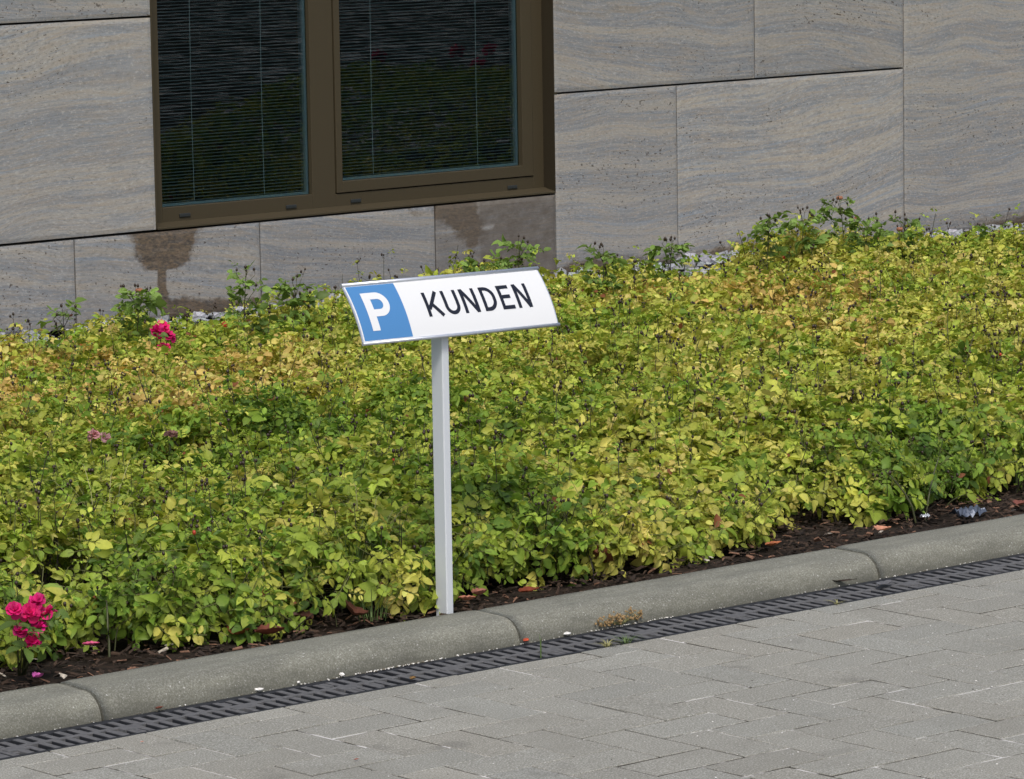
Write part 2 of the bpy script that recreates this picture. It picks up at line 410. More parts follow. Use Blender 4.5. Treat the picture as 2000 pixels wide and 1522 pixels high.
# ------------------------------------------------------------------ building: stone clad wall with window
bld = empty('building', (3.5, W, 0))
tag(bld, 'building front clad in grey banded stone slabs with a brown framed window', 'building')
def rel(o, par): o.parent = par; return o
slabs = [  # x0, x1, z0, z1
    (1.0, 2.226, 0, .284), (2.226, 2.943, 0, .284), (2.943, 3.668, 0, .284), (3.668, 4.196, 0, .284),
    (1.2, 2.540, .284, .951), (1.6, 2.540, .951, 1.62), (-.2, 1.6, .951, 1.62), (-.6, 1.2, .284, .951), (-.8, 1.0, 0, .284), (-2.8, -.8, 0, .284), (-2.6, -.6, .284, .951), (-2.0, -.2, .951, 1.62),
    (4.196, 4.757, 0, .620), (4.757, 5.877, 0, .620), (4.196, 5.132, .620, 1.29), (5.132, 5.877, .620, 1.29), (5.877, 7.02, 0, 1.29),
    (7.02, 8.3, 0, .62), (7.02, 8.9, .62, 1.29), (8.3, 9.6, 0, .62), (8.9, 9.6, .62, 1.29), (9.6, 11.5, 0, 1.29), (4.196, 5.9, 1.29, 2.2), (5.9, 8.0, 1.29, 2.2), (8.0, 11.5, 1.29, 2.2),
    (-2.8, 0, 1.62, 2.2), (0, 2.54, 1.62, 2.2), (-2.8, 2.2, 2.2, 3.4), (2.2, 6.5, 2.2, 3.4), (6.5, 11.5, 2.2, 3.4)]
def wetness(x, z):
    """water stains below the sill (seen on the photo), 0..1"""
    wv = np.zeros_like(x)
    # funnel under the left weep hole
    t = np.clip((z-.160)/(.284-.160), 0, 1); hw = .03 + .125*t**.55
    cx = 2.562 + .010*t
    f = np.where((z > .158) & (z < .2845), np.clip(1.0 - (np.abs(x-cx)-hw*.62)/(.075), 0, 1), 0)
    wv = np.maximum(wv, f)
    hw2 = .009 + .02*np.clip((.10-z)/.06, 0, 1)*(z > .045)
    wv = np.maximum(wv, np.where((z <= .17) & (z > .03), np.clip(1-(np.abs(x-2.553)-hw2)/.018, 0, 1)*.85, 0))
    # tide mark along the base of the slab
    wv = np.maximum(wv, np.where((x > 2.545) & (x < 2.943), np.clip((.062-.03*np.clip((x-2.6)/.3, 0, 1)-z)/.045+.5, 0, 1), 0))
    wv = np.maximum(wv, np.where((x > 4.196) & (x < 5.6), np.clip((.035+.018*np.sin(x*9)-z)/.06+.5, 0, 1)*.75, 0))
    wv = np.maximum(wv, np.where(x > 5.9, np.clip((.03+.03*np.sin(x*5)-z)/.07+.5, 0, 1)*.7, 0))
    # second stain, right of the sign
    e = 3.86 + .012*np.sin(z*40)
    r_ = np.clip((x-3.672)/.03+1, 0, 1)*np.clip((e-x)/.05+.5, 0, 1)*np.where(z > .235, 1, np.clip((x-3.70-(.235-z)*1.05)/.09+.5, 0, 1))
    wv = np.maximum(wv, np.where((x > 3.668) & (x < 4.0), r_*.9, 0))
    # faint marks on the middle slab's top
    wv = np.maximum(wv, np.where((x > 3.55) & (x < 3.668) & (z > .25), .35, 0))
    return wv
def damp_f(x, z):
    d = np.where((x > 3.668) & (x < 4.196) & (z < .284), np.where(x > 3.86, .85, .55), 0.0)
    d = np.where((x > 3.67) & (x < 3.92) & (np.abs(z-.19) < .012), .15, d)
    return np.maximum(d, np.where(z < .2, np.clip((.07 - z)/.07, 0, 1)*.25, 0))
for (x0, x1, z0, z1) in slabs:
    gx = .0027; gzt = .0068 if abs(z1-.284) < 1e-6 else .0052; gzb = .0018
    a0, a1, c0, c1 = x0+gx, x1-gx, z0+gzb, z1-gzt
    if abs(x1-2.540) < 1e-6: a1 = 2.5375
    if x0 == 4.196: a0 = 4.198
    if z0 == 0: c0 = .004
    near = z0 < 1.0 and x1 < 7.5 and x0 > .9
    st = .012 if near else .3
    nx_, nz_ = max(2, int((a1-a0)/st)), max(2, int((c1-c0)/st))
    xs = np.linspace(a0, a1, nx_+1); zs = np.linspace(c0, c1, nz_+1)
    bev = .0022
    XX, ZZ = np.meshgrid(xs, zs, indexing='ij'); YY = np.full_like(XX, W + random.gauss(0, .0006))
    YY = YY + bev*((XX == a0) | (XX == a1) | (ZZ == c0) | (ZZ == c1))
    V = np.stack([XX, YY, ZZ], -1).reshape(-1, 3); I = np.arange((nx_+1)*(nz_+1)).reshape(nx_+1, nz_+1)
    F = [np.stack([I[:-1, :-1], I[1:, :-1], I[1:, 1:], I[:-1, 1:]], -1).reshape(-1, 4)]
    ring = np.concatenate([I[:, 0], I[-1, 1:], I[:-1, -1][::-1], I[0, 1:-1][::-1]])
    back = V[ring].copy(); back[:, 1] = W + .03
    k = len(V); V = np.concatenate([V, back]); rn = np.arange(len(ring))
    F.append(np.stack([ring, k+rn, k+(rn+1) % len(rn), ring[(rn+1) % len(rn)]], -1))
    o = mesh_np('stone_slab', V - np.array([3.5, W, 0]), F, M['stone'])
    rel(o, bld)
    for nm, fn in (('wet', wetness), ('damp', damp_f)):
        a = o.data.attributes.new(nm, 'FLOAT', 'POINT'); a.data.foreach_set('value', fn(V[:, 0], V[:, 2]).astype(np.float32))
    if (x0, z0) == (2.226, 0): o['label'] = 'slab with a brown water stain shaped like a funnel'
    if (x0, z0) == (3.668, 0): o['label'] = 'dark damp slab with brown stain under the window'
def relbox(b, *a, mi=0): b.box(a[0]-3.5, a[1]-3.5, a[2]-W, a[3]-W, a[4], a[5], mi)
b = MB()
relbox(b, -2.8, 2.545, W+.032, W+.26, -.2, 3.4); relbox(b, 4.2145, 11.5, W+.032, W+.26, -.2, 3.4)
relbox(b, 2.545, 4.2145, W+.032, W+.26, -.2, .276); relbox(b, 2.545, 4.2145, W+.032, W+.26, 2.203, 3.4)
b.build('wall_core', M['core'], bld)
b = MB(); relbox(b, -2.8, 11.5, W+.0, W+6, 3.4, 3.6); b.build('roof', M['core'], bld)
# window
win = empty('window', (0, 0, 0)); win.parent = bld
FY = W + .06; ZT = 2.2
b = MB()
relbox(b, 2.5445, 2.607, FY, FY+.07, .291, ZT)              # left member
relbox(b, 2.607, 3.205, FY, FY+.07, .291, .345)           # bottom under the fixed light
relbox(b, 3.205, 3.300, FY, FY+.07, .291, ZT)             # mullion
relbox(b, 3.300, 4.150, FY, FY+.07, .291, .3395)           # bottom under the sash
relbox(b, 4.150, 4.212, FY, FY+.07, .291, ZT)             # right member
relbox(b, 2.607, 3.205, FY, FY+.07, ZT-.06, ZT); relbox(b, 3.3, 4.15, FY, FY+.07, ZT-.06, ZT)
b.build('frame', M['brown'], win, bevel=.0015)
b = MB()
b.add([(2.5445-3.5, .001, .2835), (4.1962-3.5, .001, .2835), (4.1962-3.5, .058, .2900), (2.5445-3.5, .058, .2900),
       (2.5445-3.5, .001, .2900), (4.1962-3.5, .001, .2900), (4.1962-3.5, .0585, .3000), (2.5445-3.5, .0585, .3000)],
      [(0,3,2,1),(4,5,6,7),(0,1,5,4),(1,2,6,5),(2,3,7,6),(3,0,4,7)])
b.build('sill', M['brown'], win, bevel=.001)
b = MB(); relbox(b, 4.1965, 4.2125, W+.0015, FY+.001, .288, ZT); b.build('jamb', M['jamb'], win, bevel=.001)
b = MB(); relbox(b, 2.5398, 2.5443, W+.004, FY, .288, ZT); b.build('jamb', M['brown'], win)
b = MB()
x0, x1, z0, z1 = 3.3035, 4.1465, .343, ZT-.063
for a in ((x0, x0+.024, z0, z1), (x1-.046, x1, z0, z1), (x0+.024, x1-.046, z0, z0+.036), (x0+.024, x1-.046, z1-.04, z1)):
    relbox(b, a[0], a[1], FY-.004, FY+.06, a[2], a[3])
b.build('sash', M['brown'], win, bevel=.0012)
for (xc, zc) in ((2.691, .3165), (3.115, .3125), (3.381, .3125), (4.054, .3105)):
    b = MB(); relbox(b, xc-.021, xc+.021, FY-.0045, FY-.0002, zc-.0055, zc+.0055); b.build('weep_cap', M['cap'], win, bevel=.0015)
for (x0, x1, z0) in ((2.607, 3.205, .345), (3.3275, 4.1005, .379)):
    z1 = ZT - (.06 if x0 < 3 else .103)
    b = MB(); relbox(b, x0+.0005, x1-.0005, FY+.016, FY+.020, z0+.0005, z1-.001); b.build('pane', M['glass'], win)
    b = MB()   # pale spacer between the panes
    relbox(b, x0+.001, x0+.010, FY+.0205, FY+.046, z0+.001, z1-.002); relbox(b, x1-.010, x1-.001, FY+.0205, FY+.046, z0+.001, z1-.002)
    relbox(b, x0+.010, x1-.010, FY+.0205, FY+.046, z0+.001, z0+.009)
    b.build('spacer', M['gasket'], win)
    b = MB(); nsl = int((z1-z0-.012)/.0103)
    for i in range(nsl):
        z = z0 + .013 + i*.0103 + random.gauss(0, .0002); a0, a1 = x0+.012-3.5, x1-.013-3.5; yb = FY+.026-W
        dz = .0016*math.sin(i*.37)*.2
        V = []
        for xx in (a0, a1):
            for (dy, hz) in ((0, .0), (.006, .0022+dz), (.012, .0018+dz)): V += [(xx, yb+dy, z+hz)]
        for xx in (a0, a1):
            for (dy, hz) in ((0, .0), (.006, .0022+dz), (.012, .0018+dz)): V += [(xx, yb+dy, z+hz-.0007)]
        b.add(V, [(0, 3, 4, 1), (1, 4, 5, 2), (6, 7, 10, 9), (7, 8, 11, 10), (0, 6, 9, 3), (2, 5, 11, 8)])
    b.build('blind', M['slat'], win)
    b = MB()
    for xx in ((2.748, 3.027) if x0 < 3 else (3.477, 3.925)):
        pts = [(xx-3.5+.0015*math.sin(z*7), FY-W+.0235, z) for z in np.linspace(z0+.012, z1-.01, 14)]
        b.tube(pts, .0009, 4)
    b.build('blind_cord', M['cord'], win)
b = MB(); relbox(b, 2.3, 4.5, W+.262, W+.27, 0, .30)
relbox(b, 2.2, 4.5, W+2.4, W+2.45, -.2, 2.6); relbox(b, 2.15, 2.2, W+.27, W+2.4, -.2, 2.6); relbox(b, 4.5, 4.55, W+.27, W+2.4, -.2, 2.6)
relbox(b, 2.2, 4.5, W+.27, W+2.4, 2.6, 2.65); relbox(b, 2.2, 4.5, W+.27, W+2.4, -.2, -.15)
b.build('room_interior', M['room'], bld)

# ------------------------------------------------------------------ parking sign
sg = empty('parking_sign', (.012, .022, 0))
tag(sg, 'small reserved parking sign on a slim silver post, blue P field and black KUNDEN lettering', 'parking sign')
O = Vector((.012, .022, 0))
b = MB()
pr_ = [(.0035, .0055), (.0055, .0035), (.0190, .0035), (.0210, .0055), (.0210, .0370), (.0190, .0390), (.0055, .0390), (.0035, .0370)]
V = [(x-O.x, y-O.y, -.15) for x, y in pr_] + [(x-O.x-.0005, y-O.y-.0005, .560) for x, y in pr_]
b.add(V, [(i, (i+1) % 8, 8+(i+1) % 8, 8+i) for i in range(8)] + [tuple(range(8, 16)), tuple(range(8))[::-1]])
b.build('post', M['alu'], sg)
# panel: arc cross-section, v from bottom to top, bulging towards the viewer
BLc, BRc = Vector((-.207, -.012, .5555)), Vector((.2935, -.012, .5485))
TOPo = Vector((-.003, .066, .1085))
wdir = (BRc-BLc); Wd = wdir.length; wdir = wdir/Wd
ch = TOPo - wdir*TOPo.dot(wdir); nrm = wdir.cross(ch).normalized()
if nrm.y > 0: nrm = -nrm
SAG = .0072; CL = ch.length
def S(u, v, off=0.0):   # u metres along, v metres up the chord
    t = v/CL; h = SAG*4*t*(1-t)
    dn = SAG*4*(1-2*t)/CL; nn = (nrm - ch.normalized()*dn).normalized()
    return BLc + wdir*u + ch.normalized()*v + nrm*h + nn*off - O
panel = None
def sheet(name, u0, u1, v0, v1, off, thick, mat, parent, nu=1, nv=20):
    b = MB(); V = []
    for side in (off, off-thick):
        for i in range(nu+1):
            for j in range(nv+1): V.append(S(u0+(u1-u0)*i/nu, v0+(v1-v0)*j/nv, side))
    n1 = (nu+1)*(nv+1); F = []; idx = lambda s_, i, j: s_*n1 + i*(nv+1) + j
    for i in range(nu):
        for j in range(nv):
            F.append((idx(0, i, j), idx(0, i+1, j), idx(0, i+1, j+1), idx(0, i, j+1))); F.append((idx(1, i, j), idx(1, i, j+1), idx(1, i+1, j+1), idx(1, i+1, j)))
    for i in range(nu):
        F.append((idx(0, i, 0), idx(1, i, 0), idx(1, i+1, 0), idx(0, i+1, 0))); F.append((idx(0, i, nv), idx(0, i+1, nv), idx(1, i+1, nv), idx(1, i, nv)))
    for j in range(nv):
        F.append((idx(0, 0, j), idx(0, 0, j+1), idx(1, 0, j+1), idx(1, 0, j))); F.append((idx(0, nu, j), idx(1, nu, j), idx(1, nu, j+1), idx(0, nu, j+1)))
    b.add(V, F); return b.build(name, mat, parent)
backp = sheet('sign_panel', 0, Wd, 0, CL, 0, .0022, M['rail'], sg)
face = sheet('sign_face', .0035, Wd-.0028, .002, CL-.002, .0006, .0005, M['white'], sg)
bluef = sheet('blue_field', .0062, .2505*Wd, .0055, CL-.0055, .0010, .0003, M['blue'], sg)
def rail_part(v, r, y=0):
    b = MB(); b.tube([S(-.0008, v, y), S(Wd+.0012, v, y)], r, 14); o = b.build('rail', M['rail'], sg, smooth=False); 
    for p in o.data.polygons: p.use_smooth = len(p.vertices) == 4
    return o
rail_part(CL-.0005, .0042, .0005); rail_part(.0005, .0036, .0005)
b = MB(); b.box(-.012, .014, -.012, .016, .548, .585)
V = [(-.0075, -.017, .553), (.0085, -.017, .553), (.0085, .014, .553), (-.0075, .014, .553), (-.0075, .024-.0, .628), (.0085, .024, .628), (.0085, .030, .628), (-.0075, .030, .628)]
b = MB(); b.add(V, [(0,3,2,1),(4,5,6,7),(0,1,5,4),(1,2,6,5),(2,3,7,6),(3,0,4,7)]); b.build('bracket', M['rail'], sg)
# lettering: strokes in sign units
def stroke(b, pts, wd, off):
    # resample
    P = [Vector(p) for p in pts]; Q = [P[0]]
    for a, c in zip(P[:-1], P[1:]):
        n = max(1, int((c-a).length/.004))
        for i in range(1, n+1): Q.append(a + (c-a)*i/n)
    V = []
    for i, q in enumerate(Q):
        d0 = (Q[i]-Q[i-1]).normalized() if i else (Q[1]-Q[0]).normalized(); d1 = (Q[i+1]-Q[i]).normalized() if i < len(Q)-1 else d0
        d = (d0+d1).normalized(); nn = Vector((-d.y, d.x)); k = wd/2/max(.5, nn.dot(Vector((-d0.y, d0.x))))
        for s_ in (-1, 1):
            p = q + nn*k*s_; V.append(S(p.x, p.y, off))
    b.add(V, [(2*i, 2*i+2, 2*i+3, 2*i+1) for i in range(len(Q)-1)])
H0, H1 = CL*(1-.676), CL*(1-.262)
def arc(cx, cy, rx, ry, a0, a1, n=14): return [(cx+rx*math.cos(R(a0+(a1-a0)*i/n)), cy+ry*math.sin(R(a0+(a1-a0)*i/n))) for i in range(n+1)]
SW = .0079; hs = SW/2
def U_(f): return f*Wd
def letterK(x0, x1):
    return [[(x0+hs, H0), (x0+hs, H1)], [(x0+SW*.9, H0+(H1-H0)*.30), (x1-SW*.75, H1)], [(x0+SW*1.9, H0+(H1-H0)*.52), (x1-hs*.9, H0)]]
def letterU(x0, x1):
    r_ = (x1-x0)/2-hs; cx = (x0+x1)/2
    return [[(x0+hs, H1)] + arc(cx, H0+hs+r_, r_, r_, 180, 360) + [(x1-hs, H1)]]
def letterN(x0, x1): return [[(x0+hs, H0), (x0+hs, H1)], [(x1-hs, H0), (x1-hs, H1)], [(x0+hs*1.1, H1-.001), (x1-hs*1.1, H0+.001)]]
def letterD(x0, x1):
    r_ = (x1-x0)*.55; return [[(x0+hs, H0), (x0+hs, H1)], [(x0+hs, H1-hs), (x1-hs-r_, H1-hs)] + arc(x1-hs-r_, H1-hs-r_, r_, r_, 90, 0)[1:] + arc(x1-hs-r_, H0+hs+r_, r_, r_, 0, -90) + [(x0+hs, H0+hs)]]
def letterE(x0, x1): return [[(x0+hs, H0), (x0+hs, H1)], [(x0+hs, H1-hs), (x1-.0015, H1-hs)], [(x0+hs, (H0+H1)/2+.001), (x1-.004, (H0+H1)/2+.001)], [(x0+hs, H0+hs), (x1, H0+hs)]]
for fn, a, c in ((letterK, .3585, .4400), (letterU, .4530, .5275), (letterN, .5455, .6215), (letterD, .6480, .7180), (letterE, .7390, .8020), (letterN, .8210, .8925)):
    b = MB()
    for i, st in enumerate(fn(U_(a), U_(c))): stroke(b, st, SW, .00105 + .00012*i)
    b.build('letter', M['ink'], face)
b = MB(); PS = .0185; pw0, pw1 = U_(.0640), U_(.1840); pt, pb = CL*(1-.180), CL*(1-.815); pm = CL*(1-.590)
stroke(b, [(pw0+PS/2, pb), (pw0+PS/2, pt)], PS, .00140)
hw_ = .0150; r_ = (pt-pm)/2-hw_/2; xc = pw1 - hw_/2 - r_
stroke(b, [(pw0+PS/2, pt-hw_/2), (xc, pt-hw_/2)] + arc(xc, (pt+pm)/2, r_, r_, 90, -90, 18)[1:] + [(pw0+PS/2, pm+hw_/2)], hw_, .00155)
b.build('letter', M['white'], bluef)

# ------------------------------------------------------------------ rose bed
def front_edge(x):      # where foliage starts behind the kerb
    e = np.interp(x, [-3, -1.3, -.95, -.72, -.55, -.3, .0, .1, .5, .7, .95, 1.15, 1.3, 1.5, 1.8, 2.2, 4, 12],
                  [.10, .10, .16, .26, .10, .05, .06, .10, .12, .10, .13, .30, .26, .14, .26, .2, .15, .15])
    return e + .07*(vnoise(x, x*0, 5.0, 3)-.5)
def back_edge(x):
    return 3.74 + .40*(vnoise(x, x*0, 1.6, 8)-.5) + .35*(vnoise(x, x*0, 5.5, 9)-.5) - .50*np.exp(-((x-3.62)/.30)**2) - .35*np.exp(-((x-1.62)/.25)**2)
BUMPS = [(4.15, 3.15, .28, .05), (3.85, 3.1, .15, .07), (2.02, 3.15, .16, .07), (1.45, 3.1, .12, .05), (3.38, 3.2, .12, .05), (2.85, 3.15, .18, .08), (.85, 3.2, .3, .03), (2.45, 3.2, .1, .05)]
def canopy(x, y):
    f = y - front_edge(x); k = back_edge(x) - y
    h = .180 + .07*(vnoise(x, y, 2.1, 1)-.5) + .085*(vnoise(x, y, 5.5, 2)-.5) + .045*(vnoise(x, y, 14, 6)-.5)
    h = h * np.clip(.30 + .70*np.sqrt(np.clip(f/.38, 0, 1)), 0, 1)
    h = h * np.clip(.55 + .45*np.clip(k/.9, 0, 1), 0, 1)
    h = h*(1 - .38*np.clip((x-4.5)/.4, 0, 1)*np.clip((y-2.2)/.6, 0, 1))
    for (a, b_, r_, q_) in BUMPS: h = h + q_*np.exp(-((x-a)/r_)**2 - ((y-b_)/.35)**2)*np.clip(k/.15, 0, 1)
    h = h + .24*np.clip((x-5.5)/.8, 0, 1)*np.clip(f/.3, 0, 1)*np.clip((2.8-y)/.5, 0, 1)
    return h
ORANGE = [(1.10, 2.35, .22), (.98, 1.95, .16), (.58, 1.68, .16), (.42, 2.20, .25), (.98, 2.78, .14), (3.28, 2.35, .26), (2.95, 2.02, .18), (3.1, 2.7, .14), (2.70, 1.55, .16), (3.5, 2.7, .12), (.80, 1.95, .14)]
YELLOW = [(1.05, .35, .28), (1.25, .45, .25), (1.5, .60, .25), (1.16, .75, .2), (2.6, 2.55, .35), (2.37, 1.83, .4), (2.77, 1.15, .4), (4.2, 2.5, .4), (.12, .30, .12), (1.19, 1.93, .3), (-.02, .92, .13), (.60, .15, .12), (2.16, .87, .35), (1.72, 1.9, .35), (3.6, 1.6, .5), (-.63, .42, .10), (1.9, 1.3, .3), (3.1, .9, .4)]
GREEN = [(-.43, .25, .30), (.35, .28, .18), (1.62, .28, .22), (-.25, .15, .25), (.68, 1.21, .25), (3.17, 1.96, .14), (1.15, .95, .2), (-.6, .23, .3), (.18, .15, .12), (-.16, 1.12, .2), (.03, .62, .25), (1.75, .4, .25), (1.78, 1.02, .14), (-1.2, .3, .4), (2.45, 2.25, .15), (-.9, .7, .3), (.5, .55, .15)]
def wsum(L, x, y):
    s = np.zeros_like(x)
    for (a, b_, r_) in L: s = np.maximum(s, np.exp(-((x-a)**2 + (y-b_)**2)/(r_*r_)))
    return s
HOLES = [(.20, 1.78, .07), (-.24, .66, .06), (3.40, 2.15, .09), (1.25, 1.92, .05), (2.48, 2.07, .06), (1.98, .22, .12), (.05, 1.1, .04), (-.30, .55, .05)]
def leaf_color(x, y, n, r_):
    o = wsum(ORANGE, x, y); ye = wsum(YELLOW, x, y)*.8; g = wsum(GREEN, x, y)
    nz = vnoise(x, y, 3.2, 4)*.45 + vnoise(x, y, 11, 5)*.55
    t = .47 + .05*np.clip((1.3-y)/1.3, 0, 1) + .62*(nz-.5) + .27*ye - .21*g + .10*np.clip((y-1.0)/2, 0, 1) + r_.normal(0, .19, n)
    stops = np.array([[.098, .175, .030], [.215, .330, .044], [.360, .430, .060], [.54, .52, .105], [.70, .58, .19]])
    tt = np.clip(t, 0, .999)*4; i = tt.astype(int); f = (tt-i)[:, None]
    c = stops[i]*(1-f) + stops[i+1]*f
    oc = np.array([.66, .47, .15]) * (1 + r_.normal(0, .12, (n, 1)))
    op = (r_.random(n) < np.clip(o*.9, 0, .58))[:, None]
    c = np.where(op, oc*(.75+.5*r_.random((n, 1))), c)
    return c * (1 + r_.normal(0, .13, (n, 1)))
def norm(v): return v/np.maximum(1e-9, np.linalg.norm(v, axis=-1, keepdims=True))
def leaflets(base, d, nrm_, L, Wl, col, hi, r_):
    """vectorised ovate folded leaflets -> V, quads, tris, cols"""
    n = len(base); d = norm(d); s = norm(np.cross(nrm_, d)); nn = np.cross(d, s)
    if hi: st = [(.16, .36), (.45, .52), (.78, .34)]
    else: st = [(.27, .47), (.68, .42)]
    curl = r_.normal(.22, .20, n); fold = r_.normal(.38, .2, n)
    P = [base]
    for (t, hw) in st:
        c = base + d*(L*t)[:, None] - nn*(curl*L*t*t)[:, None]
        off = s*(Wl*hw)[:, None]; lift = nn*(Wl*hw*fold)[:, None]
        P += [c-off+lift, c, c+off+lift]
    P.append(base + d*L[:, None] - nn*(curl*L*1.15)[:, None])
    V = np.stack(P, 1); m_ = V.shape[1]; V = V.reshape(-1, 3)
    B = (np.arange(n)*m_)[:, None]
    q = []; t3 = [[0, 2, 1], [0, 3, 2]]
    for k in range(len(st)-1):
        a = 1+3*k; q += [[a, a+1, a+4, a+3], [a+1, a+2, a+5, a+4]]
    a = 1+3*(len(st)-1); t3 += [[a, a+1, m_-1], [a+1, a+2, m_-1]]
    Q = (B[:, :, None] + np.array(q)[None]).reshape(-1, 4); T = (B[:, :, None] + np.array(t3)[None]).reshape(-1, 3)
    cc = np.repeat(col, m_, 0).reshape(n, m_, 3).copy()
    cc[:, [2+3*k for k in range(len(st))]] *= 1.12     # lighter midrib
    return V, Q, T, cc.reshape(-1, 3)
def compound(P, Rd, N, col, hi, r_, size=1.0):
    """pinnate leaves: terminal leaflet + 2..3 pairs"""
    n = len(P); Rd = norm(Rd); Sd = norm(np.cross(N, Rd)); out = []
    Lr = r_.uniform(.030, .048, n)*size; npair = np.where(r_.random(n) < .45, 3, 2)
    sz = r_.normal(1, .24, n).clip(.5, 1.6)*size
    for k in range(0, 4):
        for sgn in ((0,) if k == 0 else (-1, 1)):
            if k == 3: mk = npair == 3
            else: mk = r_.random(n) < .96
            if not mk.any(): continue
            q = mk.sum(); t = np.where(k == 0, 1.0, 1.0 - .27*k + .06)
            base = P[mk] + Rd[mk]*(Lr[mk]*t)[:, None]
            if k == 0: d = Rd[mk] + r_.normal(0, .12, (q, 3))
            else: d = Rd[mk]*.45 + Sd[mk]*sgn + r_.normal(0, .16, (q, 3)); base = base + Sd[mk]*(sgn*.002)
            nn = N[mk] + r_.normal(0, .45, (q, 3))
            L = r_.normal(.0182 if hi else .0162, .0042, q).clip(.008, .030)*sz[mk]*(1.12 if k == 0 else (1.0 if k < 3 else .8)); Wl = L*r_.uniform(.50, .78, q)
            c = col[mk]*(1+r_.normal(0, .15, (q, 1))); c = np.where(r_.random((q, 1)) < .003, np.array([[.24, .09, .04]]), c)
            out.append(leaflets(base, d, nn, L, Wl, c.clip(.01, .8), hi, r_))
    return out
def rach(P, Rd, N, r_, size=1.0):
    n = len(P); Rd = norm(Rd); Sd = norm(np.cross(N, Rd)); a = P - Rd*.02; b_ = P + Rd*.05*size; w_ = .0007
    V = np.stack([a-Sd*w_, a+Sd*w_, b_+Sd*w_*.7, b_-Sd*w_*.7], 1).reshape(-1, 3)
    Q = (np.arange(n)*4)[:, None] + np.arange(4)[None]
    return V, Q, np.zeros((0, 3), int), np.tile([.16, .17, .06], (len(V), 1))
def gather(parts):
    Vs, Qs, Ts, Cs = [], [], [], []; k = 0
    for (V, Q, T, c) in parts: Vs.append(V); Qs.append(Q+k); Ts.append(T+k); Cs.append(c); k += len(V)
    return np.concatenate(Vs), np.concatenate(Qs), np.concatenate(Ts), np.concatenate(Cs)
def sample(n, x0, x1, y0, y1, dens, r_):
    x = r_.uniform(x0, x1, n); y = r_.uniform(y0, y1, n)
    ok = (y > front_edge(x)) & (y < back_edge(x)) & (r_.random(n) < dens(x, y))
    return x[ok], y[ok]
def vis(x, y):  # widening strip that a camera near the photograph's can see
    a = -1.06 + .66*y; c = 1.72 + 1.12*y
    return np.clip(1 - np.maximum(a-.45-x, x-c-.55)/.5, .12, 1)
def density(x, y):
    d = vis(x, y)
    d = d*np.clip(.42 + 1.9*(vnoise(x, y, 7.5, 12)-.22), .12, 1)*np.clip(.25 + 2.4*(vnoise(x, y, 26, 14)-.18), .08, 1)
    for (a, b_, r_) in HOLES: d = d*(1 - .92*np.exp(-((x-a)**2+(y-b_)**2)/(r_*r_)))
    k = back_edge(x)-y; d = d*np.clip(.25 + k/.6, 0, 1)
    return d
parts = []
r1 = np.random.default_rng(3)
for (n, y0, y1, hi) in ((68000, 0, 1.0, True), (190000, 1.0, 4.2, False)):
    x, y = sample(n, -2.6, 6.6, y0, y1, density, r1)
    if not hi:
        x2, y2 = sample(16000, 5.0, 11.0, 0, 3.2, lambda a, b_: np.ones_like(a)*.9, r1); x = np.concatenate([x, x2]); y = np.concatenate([y, y2])
    else:
        x2, y2 = sample(3500, -2.6, 6.6, 0, .55, density, r1); x = np.concatenate([x, x2]); y = np.concatenate([y, y2])
    h = canopy(x, y); e = .01
    gx = (canopy(x+e, y)-h)/e; gy = (canopy(x, y+e)-h)/e
    n = len(x); dep = r1.exponential(.036, n) - .012*(r1.random(n) < .25)
    z = h - dep + r1.normal(0, .008, n); z = np.where(z < .02, r1.uniform(.02, .12, n)*np.clip(h/.15, .3, 1), z)
    N = norm(np.stack([-gx*.7, -gy*.7, np.ones(n)], -1) + r1.normal(0, .42, (n, 3)))
    az = r1.uniform(0, 2*np.pi, n); Rd = np.stack([np.cos(az), np.sin(az), r1.normal(.05, .35, n)], -1)
    # front leaves reach out and hang over the edge
    fe = np.clip(1-(y-front_edge(x))/.22, 0, 1); Rd[:, 1] -= fe*.9; Rd[:, 2] -= fe*.35; N[:, 1] -= fe*.9
    Rd = norm(Rd - N*np.sum(Rd*N, -1, keepdims=True)*.8)
    col = leaf_color(x, y, n, r1)
    P = np.stack([x, y, z], -1)
    parts += compound(P, Rd, N, col, hi, r1)
    if hi: parts.append(rach(P, Rd, N, r1))
# leafy sprigs that poke out above the mass
SPR = []
x, y = sample(5200, -2.4, 6.4, 0, 3.9, lambda a, b_: vis(a, b_)*.8, r1)
h = canopy(x, y); nS = len(x); top = r1.gamma(2.2, .018, nS).clip(0, .095); laz = r1.uniform(0, 6.28, nS); ln = r1.uniform(.0, .05, nS)
edge = np.clip(1-(y-front_edge(x))/.2, 0, 1); ox, oy = np.cos(laz)*ln, np.sin(laz)*ln - edge*.05; top = top*(1-.6*edge)
for k in range(nS): SPR.append((x[k], y[k], h[k], top[k], ox[k], oy[k]))
for q in range(7):
    f = q/6; zz_ = h - .045 + (top+.045)*f; a_ = r1.uniform(0, 6.28, nS)
    P = np.stack([x + ox*f, y + oy*f, zz_.clip(.02, 9)], -1)
    Rd = norm(np.stack([np.cos(a_), np.sin(a_), r1.normal(.25, .35, nS)], -1)); N = norm(np.stack([-np.cos(a_)*.3, -np.sin(a_)*.3, np.ones(nS)], -1) + r1.normal(0, .35, (nS, 3)))
    P = P + Rd*.012; keep = r1.random(nS) < (.85 - .25*f)
    col = leaf_color(x, y, nS, r1)*np.array([.92, 1.0, .95])
    near_ = keep & (y < 1.2); far_ = keep & (y >= 1.2)
    parts += compound(P[near_], Rd[near_], N[near_], col[near_], True, r1, .92 - .25*f); parts.append(rach(P[near_], Rd[near_], N[near_], r1, .7))
    parts += compound(P[far_], Rd[far_], N[far_], col[far_], False, r1, .95 - .25*f)
V, Q, T, cc = gather(parts)
